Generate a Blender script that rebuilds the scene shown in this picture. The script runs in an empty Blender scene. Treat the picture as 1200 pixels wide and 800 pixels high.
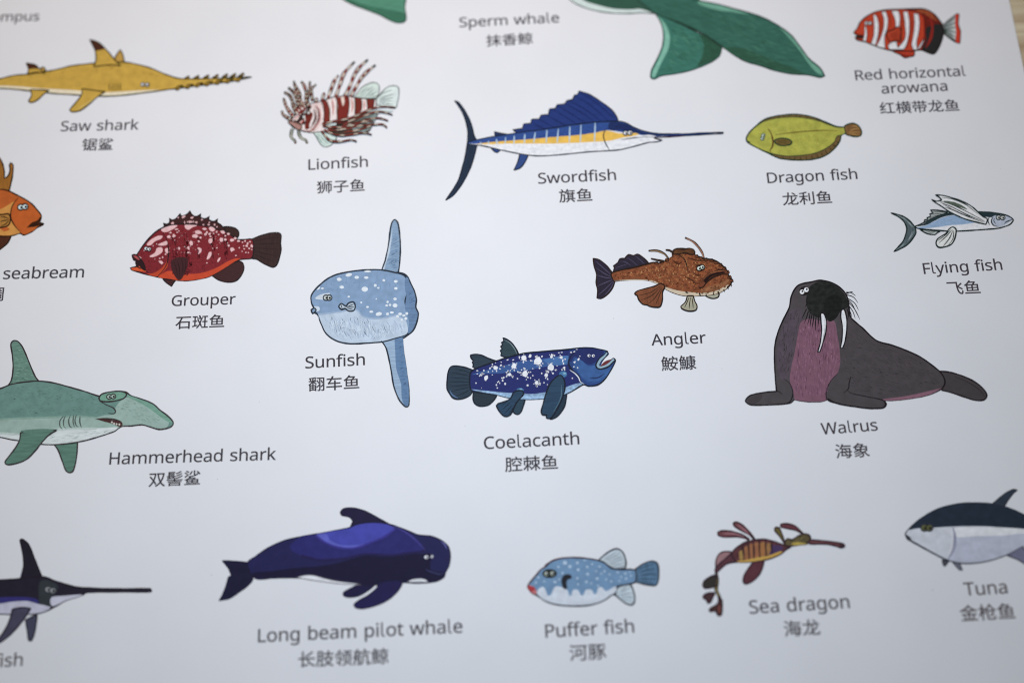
import bpy, math, random
from mathutils import Matrix, Vector
from mathutils.geometry import tessellate_polygon

scene = bpy.context.scene
random.seed(4)

# ---------------------------------------------------------------- camera
CAM_H = 0.40                       # metres from the print to the lens
F_PX = 1666.7                      # 50 mm on a 36 mm wide frame, in photograph pixels
PITCH, ROLL, YAW = 0.364364, -0.063578, 0.019756
Z0 = 0.0                           # top surface of the sheet
ROT = Matrix.Rotation(YAW, 3, 'Z') @ Matrix.Rotation(PITCH, 3, 'X') @ Matrix.Rotation(ROLL, 3, 'Z')
cam_data = bpy.data.cameras.new('camera')
cam = bpy.data.objects.new('camera', cam_data)
scene.collection.objects.link(cam)
cam.matrix_world = Matrix.Translation((0, 0, CAM_H)) @ ROT.to_4x4()
cam_data.lens = 50.0
cam_data.sensor_width = 36.0
cam_data.clip_start = 0.01
cam_data.clip_end = 50.0
cam_data.dof.use_dof = True
cam_data.dof.focus_distance = 0.430
cam_data.dof.aperture_fstop = 3.4
cam_data.dof.aperture_blades = 7
scene.camera = cam

# ---------------------------------------------------------------- light and exposure
world = bpy.data.worlds.new('World')
scene.world = world
world.use_nodes = True
bg = world.node_tree.nodes['Background']
bg.inputs[0].default_value = (0.8, 0.88, 1.0, 1)
bg.inputs[1].default_value = 0.06


def lamp(name, loc, target, size, power, colour):
    d = bpy.data.lights.new(name, 'AREA')
    d.shape = 'RECTANGLE'
    d.size, d.size_y = size
    d.energy = power
    d.color = colour
    o = bpy.data.objects.new(name, d)
    scene.collection.objects.link(o)
    o.location = loc
    o.rotation_euler = (Vector(target) - Vector(loc)).to_track_quat('-Z', 'Y').to_euler()
    return o


lamp('desk_lamp', (-0.045, 0.285, 0.38), (-0.045, 0.285, 0), (0.12, 0.12), 1.000, (1.000, 0.840, 0.720))
lamp('added_cool_lamp', (-0.015, 0.165, 0.28), (-0.015, 0.165, 0), (0.14, 0.12), 0.475, (0.526, 0.747, 1.000))  # added cool lamp low over the sheet, fitted to its bluish brightness

scene.view_settings.view_transform = 'Standard'
scene.view_settings.look = 'None'
scene.view_settings.exposure = 0.0
scene.view_settings.gamma = 1.0
scene.cycles.max_bounces = 4
scene.cycles.use_denoising = True
scene.cycles.pixel_filter_type = 'BLACKMAN_HARRIS'
scene.cycles.filter_width = 1.15


# ---------------------------------------------------------------- helpers
def at(px, py):
    """Where the printed point seen at (px, py) of the photograph lies on the sheet."""
    d = ROT @ Vector(((px - 600) / F_PX, -(py - 400) / F_PX, -1.0))
    k = CAM_H / -d.z
    return d.x * k, d.y * k


def lin(c):
    return c / 12.92 if c <= 0.04045 else ((c + 0.055) / 1.055) ** 2.4


def rgb(h):
    return [lin(int(h[i:i + 2], 16) / 255) for i in (0, 2, 4)]


PAPER_ALBEDO = 0.82
MATS = {}


def ink(h, paper='d8dce3', kind='flat'):
    key = (h, paper, kind)
    if key in MATS:
        return MATS[key]
    P = rgb(paper)
    c = [PAPER_ALBEDO * a / b for a, b in zip(rgb(h), P)]
    g = 0.3 * c[0] + 0.55 * c[1] + 0.15 * c[2]
    k = 0.94 if g < 0.5 else 1.0
    c = [min(0.85, max(0.002, (a * 0.91 + g * 0.09) * k - 0.007)) for a in c]
    m = bpy.data.materials.new('ink')
    m.use_nodes = True
    nt = m.node_tree
    N, L = nt.nodes, nt.links
    b = N['Principled BSDF']
    b.inputs['Roughness'].default_value = 0.6
    b.inputs['Specular IOR Level'].default_value = 0.12
    tc = N.new('ShaderNodeTexCoord')
    mp = N.new('ShaderNodeMapping')
    L.new(tc.outputs['Object'], mp.inputs[0])
    amp, sc, stretch, ang, det = {
        'flat': (0.12, 900, (1, 1, 1), 0, 3), 'blotch': (0.20, 420, (1, 1, 1), 0, 4), 'soft': (0.12, 420, (1, 1, 1), 0, 5),
        'brush': (0.17, 1700, (0.16, 1, 1), 0.5, 3), 'hair': (0.24, 2000, (1, 0.14, 1), 0.1, 3),
        'rough': (0.50, 800, (1, 1, 1), 0, 5), 'grain': (0.13, 1300, (1, 1, 1), 0, 4),
        'scratch': (0.20, 1900, (0.12, 1, 1), -0.35, 3),
    }[kind]
    mp.inputs['Scale'].default_value = stretch
    mp.inputs['Rotation'].default_value = (0, 0, ang)
    nz = N.new('ShaderNodeTexNoise')
    nz.inputs['Scale'].default_value = sc
    nz.inputs['Detail'].default_value = det
    L.new(mp.outputs[0], nz.inputs['Vector'])
    mr = N.new('ShaderNodeMapRange')
    mr.inputs['From Min'].default_value = 0.28
    mr.inputs['From Max'].default_value = 0.72
    mr.inputs['To Min'].default_value = 1 - amp
    mr.inputs['To Max'].default_value = 1 + amp
    L.new(nz.outputs['Fac'], mr.inputs['Value'])
    vm = N.new('ShaderNodeVectorMath')
    vm.operation = 'SCALE'
    vm.inputs[0].default_value = c
    L.new(mr.outputs[0], vm.inputs['Scale'])
    L.new(vm.outputs[0], b.inputs['Base Color'])
    MATS[key] = m
    return m


def pts_of(s):
    out = []
    if isinstance(s, str):
        for w in s.split():
            c = w.endswith('*')
            x, y = w.rstrip('*').split(',')
            out.append((float(x), float(y), c))
        return out
    return [(p[0], p[1], len(p) > 2 and p[2]) for p in s]


def smooth(P, closed, step=1.6, scale=1.0):
    """Catmull-Rom through the points; a starred point stays a corner."""
    n = len(P)
    out = []
    segs = n if closed else n - 1
    for i in range(segs):
        p1, p2 = P[i], P[(i + 1) % n]
        p0 = P[(i - 1) % n] if (closed or i > 0) else p1
        p3 = P[(i + 2) % n] if (closed or i + 2 < n) else p2
        if p1[2]:
            p0 = p1
        if p2[2]:
            p3 = p2
        m1 = ((p2[0] - p0[0]) / 2, (p2[1] - p0[1]) / 2)
        m2 = ((p3[0] - p1[0]) / 2, (p3[1] - p1[1]) / 2)
        ln = math.hypot(p2[0] - p1[0], p2[1] - p1[1])
        # keep tangents no longer than the segment, so uneven spacing does not loop
        for_m = []
        for m in (m1, m2):
            l = math.hypot(*m)
            k = min(1.0, ln / l) if l > 1e-9 else 1.0
            for_m.append((m[0] * k, m[1] * k))
        m1, m2 = for_m
        k = max(1, min(9, int(ln / scale / step)))
        for j in range(k):
            t = j / k
            h1 = 2 * t ** 3 - 3 * t * t + 1
            h2 = t ** 3 - 2 * t * t + t
            h3 = -2 * t ** 3 + 3 * t * t
            h4 = t ** 3 - t * t
            out.append((h1 * p1[0] + h2 * m1[0] + h3 * p2[0] + h4 * m2[0], h1 * p1[1] + h2 * m1[1] + h3 * p2[1] + h4 * m2[1]))
    if not closed:
        out.append(P[-1][:2])
    return out


LAYER = 4e-6


class Mesh:
    def __init__(self):
        self.v, self.f, self.mi, self.mats = [], [], [], []

    def slot(self, m):
        if m not in self.mats:
            self.mats.append(m)
        return self.mats.index(m)

    def poly(self, pts, z, m):
        base = len(self.v)
        q = [at(*p) for p in pts]
        tris = tessellate_polygon([[Vector((x * 1000, y * 1000, 0)) for x, y in q]])
        self.v += [(x, y, z) for x, y in q]
        s = self.slot(m)
        for a, b, c in tris:
            A, B, C_ = q[a], q[b], q[c]
            cr = (B[0] - A[0]) * (C_[1] - A[1]) - (B[1] - A[1]) * (C_[0] - A[0])
            if abs(cr) < 1e-14:
                continue
            self.f.append((base + a, base + b, base + c) if cr > 0 else (base + a, base + c, base + b))
            self.mi.append(s)

    def ribbon(self, pts, w, z, m, closed=False, taper=(1, 1), wob=0.12):
        q = [pts[0]]
        for p in pts[1:]:
            if math.hypot(p[0] - q[-1][0], p[1] - q[-1][1]) > 0.15:
                q.append(p)
        if closed and len(q) > 2 and math.hypot(q[0][0] - q[-1][0], q[0][1] - q[-1][1]) < 0.15:
            q.pop()
        n = len(q)
        if n < 2:
            return
        ph = random.random() * 6
        base = len(self.v)
        acc = 0
        for i in range(n):
            a = q[(i - 1) % n] if (closed or i > 0) else q[i]
            b = q[(i + 1) % n] if (closed or i < n - 1) else q[i]
            d1 = (q[i][0] - a[0], q[i][1] - a[1])
            d2 = (b[0] - q[i][0], b[1] - q[i][1])
            l1 = math.hypot(*d1) or 1
            l2 = math.hypot(*d2) or 1
            t = (d1[0] / l1 + d2[0] / l2, d1[1] / l1 + d2[1] / l2)
            l = math.hypot(*t)
            if l < 1e-6:
                t, l = d2, l2
            nx, ny = -t[1] / l, t[0] / l
            acc += l1 if i else 0
            u = i / (n - 1)
            hw = 0.5 * w * (1 + wob * math.sin(ph + acc * 0.21) + wob * 0.6 * math.sin(ph * 2 + acc * 0.53))
            if not closed:
                hw *= taper[0] + (1 - taper[0]) * min(1, u / 0.35) if u < 0.35 else 1
                hw *= taper[1] + (1 - taper[1]) * min(1, (1 - u) / 0.35) if u > 0.65 else 1
            for sgn in (1, -1):
                x, y = at(q[i][0] + nx * hw * sgn, q[i][1] + ny * hw * sgn)
                self.v.append((x, y, z))
        s = self.slot(m)
        for i in range(n if closed else n - 1):
            a, b = base + 2 * i, base + 2 * ((i + 1) % n)
            A, B, D = self.v[a], self.v[b], self.v[a + 1]
            cr = (B[0] - A[0]) * (D[1] - A[1]) - (B[1] - A[1]) * (D[0] - A[0])
            self.f.append((a, b, b + 1, a + 1) if cr > 0 else (a, a + 1, b + 1, b))
            self.mi.append(s)

    def ring(self, q, w, z, m):
        """a thin band along a closed outline given on the sheet in metres"""
        s = self.slot(m)
        n = len(q)
        for i in range(n):
            a, b = q[i], q[(i + 1) % n]
            dx, dy = b[0] - a[0], b[1] - a[1]
            l = math.hypot(dx, dy)
            if l < 1e-7:
                continue
            ex, ey = dx / l * w * 0.4, dy / l * w * 0.4
            nx, ny = -dy / l * w / 2, dx / l * w / 2
            k = len(self.v)
            self.v += [(a[0] - ex - nx, a[1] - ey - ny, z), (b[0] + ex - nx, b[1] + ey - ny, z),
                       (b[0] + ex + nx, b[1] + ey + ny, z), (a[0] - ex + nx, a[1] - ey + ny, z)]
            z += 1e-8
            self.f.append((k, k + 1, k + 2, k + 3))
            self.mi.append(s)

    def build(self, name, parent, label=None):
        me = bpy.data.meshes.new(name)
        me.from_pydata(self.v, [], self.f)
        for m in self.mats:
            me.materials.append(m)
        me.polygons.foreach_set('material_index', self.mi)
        me.update()
        o = bpy.data.objects.new(name, me)
        scene.collection.objects.link(o)
        o.parent = parent
        if label:
            o['label'] = label
        return o


class Art:
    """One printed picture: the part's own mesh holds the body, p(name) opens a sub-part."""

    def __init__(self, name, label, x0, y0, s, paper='d8dce3', line='20242a', lw=1.35):
        self.name, self.label = name, label
        self.z(x0, y0, s)
        self.paper, self.line, self.lw = paper, line, lw * 1.12
        self.k = 2
        self.parts = [(None, Mesh())]
        self.cur = self.parts[0][1]

    def z(self, x0, y0, s):
        self.x0, self.y0, self.s = x0, y0, s

    def p(self, name=None):
        if name is None:
            self.cur = self.parts[0][1]
        else:
            self.cur = Mesh()
            self.parts.append((name, self.cur))
        return self

    def T(self, pts):
        return [(self.x0 + x / self.s, self.y0 + y / self.s) for x, y in pts]

    def lvl(self):
        self.k += 1
        return Z0 + self.k * LAYER

    def f(self, s, col, o=None, kind='flat', oc=None, crisp=False):
        P = pts_of(s)
        q = self.T([p[:2] for p in P] if crisp else smooth(P, True, scale=self.s))
        self.cur.poly(q, self.lvl(), ink(col, self.paper, kind))
        if o is None or o:
            self.cur.ribbon(q, (o or self.lw), self.lvl(), ink(oc or self.line, self.paper), closed=True)
        return self

    def n(self, s, col, kind='flat'):
        return self.f(s, col, 0, kind)

    def l(self, s, w=None, col=None, taper=(0.35, 0.35), wob=0.12):
        q = self.T(smooth(pts_of(s), False, scale=self.s))
        self.cur.ribbon(q, w or self.lw, self.lvl(), ink(col or self.line, self.paper), taper=taper, wob=wob)
        return self

    def ls(self, many, w=None, col=None, taper=(0.35, 0.35)):
        for s in many.split('/'):
            z = self.k
            self.l(s.strip(), w, col, taper)
            self.k = z
        self.k += 1
        return self

    def d(self, s, col, kind='flat', ell=1.0, ang=0.0, jag=0.0):
        """dots 'x,y,r x,y,r ...' in zoomed pixels"""
        z = self.lvl()
        m = ink(col, self.paper, kind)
        for w in s.split():
            v = [float(t) for t in w.split(',')]
            x, y, r = v[:3]
            e = v[3] if len(v) > 3 else ell
            an = v[4] if len(v) > 4 else ang
            n = 10 if r / self.s > 1 else 7
            pts = []
            for i in range(n):
                a = 2 * math.pi * i / n
                rr = r * (1 + jag * random.uniform(-1, 1))
                ux, uy = rr * math.cos(a), rr * e * math.sin(a)
                pts.append((x + ux * math.cos(an) - uy * math.sin(an), y + ux * math.sin(an) + uy * math.cos(an)))
            self.cur.poly(self.T(pts), z, m)
        return self

    def hatch(self, s, n, ln, ang, w, col, spread=0.15):
        """pencil strokes scattered inside a region"""
        poly = [p[:2] for p in pts_of(s)]
        xs, ys = [p[0] for p in poly], [p[1] for p in poly]

        def inside(x, y):
            c = False
            for i in range(len(poly)):
                (x1, y1), (x2, y2) = poly[i], poly[i - 1]
                if (y1 > y) != (y2 > y) and x < (x2 - x1) * (y - y1) / (y2 - y1) + x1:
                    c = not c
            return c
        z = self.lvl()
        m = ink(col, self.paper)
        k = 0
        while k < n:
            x, y = random.uniform(min(xs), max(xs)), random.uniform(min(ys), max(ys))
            a = ang + random.uniform(-spread, spread)
            l = ln * random.uniform(0.5, 1.2)
            e = (x + l * math.cos(a), y + l * math.sin(a))
            k += 1
            if inside(x, y) and inside(*e):
                mid = ((x + e[0]) / 2 + random.uniform(-1, 1) * l * 0.05, (y + e[1]) / 2 + random.uniform(-1, 1) * l * 0.05)
                self.cur.ribbon(self.T([(x, y), mid, e]), w * random.uniform(0.6, 1.2), z, m, taper=(0.2, 0.2))
        return self

    def eyes(self, x1, y1, x2, y2, r, ring=True, white='e8ecea', look=(0.3, 0.1)):
        self.p('eye')
        if ring:
            self.d(f'{x1},{y1},{r * 1.5} {x2},{y2},{r * 1.5}', self.line)
        self.d(f'{x1},{y1},{r},0.9 {x2},{y2},{r},0.9', white)
        self.d(' '.join(f'{x + r * look[0]},{y + r * look[1]},{r * 0.52}' for x, y in ((x1, y1), (x2, y2))), '14181c')
        return self

    def banded(self, s, w, n, ca, cb, tip=None, lw=0.8, duty=0.5):
        """a striped spine: dark rim, two inks in turn"""
        q = self.T(smooth(pts_of(s), False, 0.5, scale=self.s))
        self.cur.ribbon(q, w + lw * 2, self.lvl(), ink(self.line, self.paper), taper=(1, 0.6))
        z = self.lvl()
        self.cur.ribbon(q, w, z, ink(ca, self.paper), taper=(1, 0.45))
        z = self.lvl()
        N = len(q) - 1
        m = max(1, n // 2)
        for i in range(m):
            a = int(N * (i + (1 - duty)) / (m + 0.35))
            b = int(N * (i + 1) / (m + 0.35))
            if b - a >= 1:
                self.cur.ribbon(q[a:b + 1], w * 0.86 * (1 - 0.35 * (i / m) ** 2), z, ink(cb, self.paper), taper=(0.4, 0.4), wob=0.05)
        if tip:
            self.cur.ribbon(q[int(N * 0.9):], w * 0.8, self.lvl(), ink(tip, self.paper), taper=(1, 0.5))
        return self

    def done(self):
        root = self.parts[0][1].build(self.name, POSTER, self.label)
        for nm, m in self.parts[1:]:
            if m.v:
                m.build(nm, root)
        return root


# ---------------------------------------------------------------- table
def node_mat(name):
    m = bpy.data.materials.new(name)
    m.use_nodes = True
    return m, m.node_tree.nodes, m.node_tree.links, m.node_tree.nodes['Principled BSDF']


m_wood, N, L, B = node_mat('pale_wood')
tc = N.new('ShaderNodeTexCoord')
mp = N.new('ShaderNodeMapping')
mp.inputs['Rotation'].default_value = (0, 0, math.radians(-14))
mp.inputs['Scale'].default_value = (1.0, 14.0, 1.0)
L.new(tc.outputs['Object'], mp.inputs[0])
n1 = N.new('ShaderNodeTexNoise')
n1.inputs['Scale'].default_value = 9
n1.inputs['Detail'].default_value = 6
n1.inputs['Distortion'].default_value = 0.6
L.new(mp.outputs[0], n1.inputs['Vector'])
wv = N.new('ShaderNodeTexNoise')
wv.inputs['Scale'].default_value = 70
wv.inputs['Detail'].default_value = 3
L.new(mp.outputs[0], wv.inputs['Vector'])
r1 = N.new('ShaderNodeValToRGB')
r1.color_ramp.elements[0].position = 0.36
r1.color_ramp.elements[0].color = (0.46, 0.33, 0.20, 1)
r1.color_ramp.elements[1].position = 0.56
r1.color_ramp.elements[1].color = (0.80, 0.72, 0.50, 1)
L.new(n1.outputs['Fac'], r1.inputs[0])
mx = N.new('ShaderNodeMix')
mx.data_type = 'RGBA'
mx.blend_type = 'MULTIPLY'
mx.inputs['Factor'].default_value = 0.45
L.new(r1.outputs[0], mx.inputs['A'])
r2 = N.new('ShaderNodeValToRGB')
r2.color_ramp.elements[0].color = (0.55, 0.5, 0.42, 1)
r2.color_ramp.elements[1].color = (1, 1, 1, 1)
L.new(wv.outputs['Fac'], r2.inputs[0])
L.new(r2.outputs[0], mx.inputs['B'])
L.new(mx.outputs['Result'], B.inputs['Base Color'])
B.inputs['Roughness'].default_value = 0.5
bp = N.new('ShaderNodeBump')
bp.inputs['Strength'].default_value = 0.3
bp.inputs['Distance'].default_value = 0.0005
L.new(wv.outputs['Fac'], bp.inputs['Height'])
L.new(bp.outputs[0], B.inputs['Normal'])


def slab(name, x0, x1, y0, y1, z0, z1, mat, parent=None, bevel=0.0):
    import bmesh
    bm = bmesh.new()
    bmesh.ops.create_cube(bm, size=1)
    for v in bm.verts:
        v.co = Vector((x0 + (v.co.x + .5) * (x1 - x0), y0 + (v.co.y + .5) * (y1 - y0), z0 + (v.co.z + .5) * (z1 - z0)))
    if bevel:
        bmesh.ops.bevel(bm, geom=bm.edges[:], offset=bevel, segments=3, affect='EDGES', profile=0.5)
    me = bpy.data.meshes.new(name)
    bm.to_mesh(me)
    bm.free()
    me.materials.append(mat)
    o = bpy.data.objects.new(name, me)
    scene.collection.objects.link(o)
    o.parent = parent
    return o


THICK = 0.0006
tb = slab('wooden_table', -0.6, 0.75, -0.35, 0.6, Z0 - THICK - 0.026, Z0 - THICK - 0.0002, m_wood, bevel=0.003)
tb['label'] = 'pale brown wooden table top with streaky grain under the printed sheet'
tb['category'] = 'table'

# ---------------------------------------------------------------- the sheet
m_paper, N, L, B = node_mat('coated_paper')
tc = N.new('ShaderNodeTexCoord')
nz = N.new('ShaderNodeTexNoise')
nz.inputs['Scale'].default_value = 35
nz.inputs['Detail'].default_value = 5
L.new(tc.outputs['Object'], nz.inputs['Vector'])
rp = N.new('ShaderNodeValToRGB')
rp.color_ramp.elements[0].position = 0.3
rp.color_ramp.elements[0].color = (0.805, 0.805, 0.81, 1)
rp.color_ramp.elements[1].position = 0.7
rp.color_ramp.elements[1].color = (0.835, 0.835, 0.84, 1)
L.new(nz.outputs['Fac'], rp.inputs[0])
L.new(rp.outputs[0], B.inputs['Base Color'])
B.inputs['Roughness'].default_value = 0.5
B.inputs['Specular IOR Level'].default_value = 0.3
nf = N.new('ShaderNodeTexNoise')
nf.inputs['Scale'].default_value = 1500
L.new(tc.outputs['Object'], nf.inputs['Vector'])
bp = N.new('ShaderNodeBump')
bp.inputs['Strength'].default_value = 0.12
bp.inputs['Distance'].default_value = 0.00005
L.new(nf.outputs['Fac'], bp.inputs['Height'])
L.new(bp.outputs[0], B.inputs['Normal'])

POSTER = bpy.data.objects.new('printed_poster', None)
scene.collection.objects.link(POSTER)
POSTER['label'] = 'white printed sheet of captioned sea animal pictures lying flat on the table'
POSTER['category'] = 'poster'
# right edge of the sheet runs from (1182, 0) to (1200, 82) of the photograph
ea, eb = at(1182.5, 0), at(1199.5, 80)
slope = (ea[0] - eb[0]) / (ea[1] - eb[1])
XL, YB, YT = -0.235, -0.06, 0.40
xr = lambda y: eb[0] + (y - eb[1]) * slope

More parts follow.
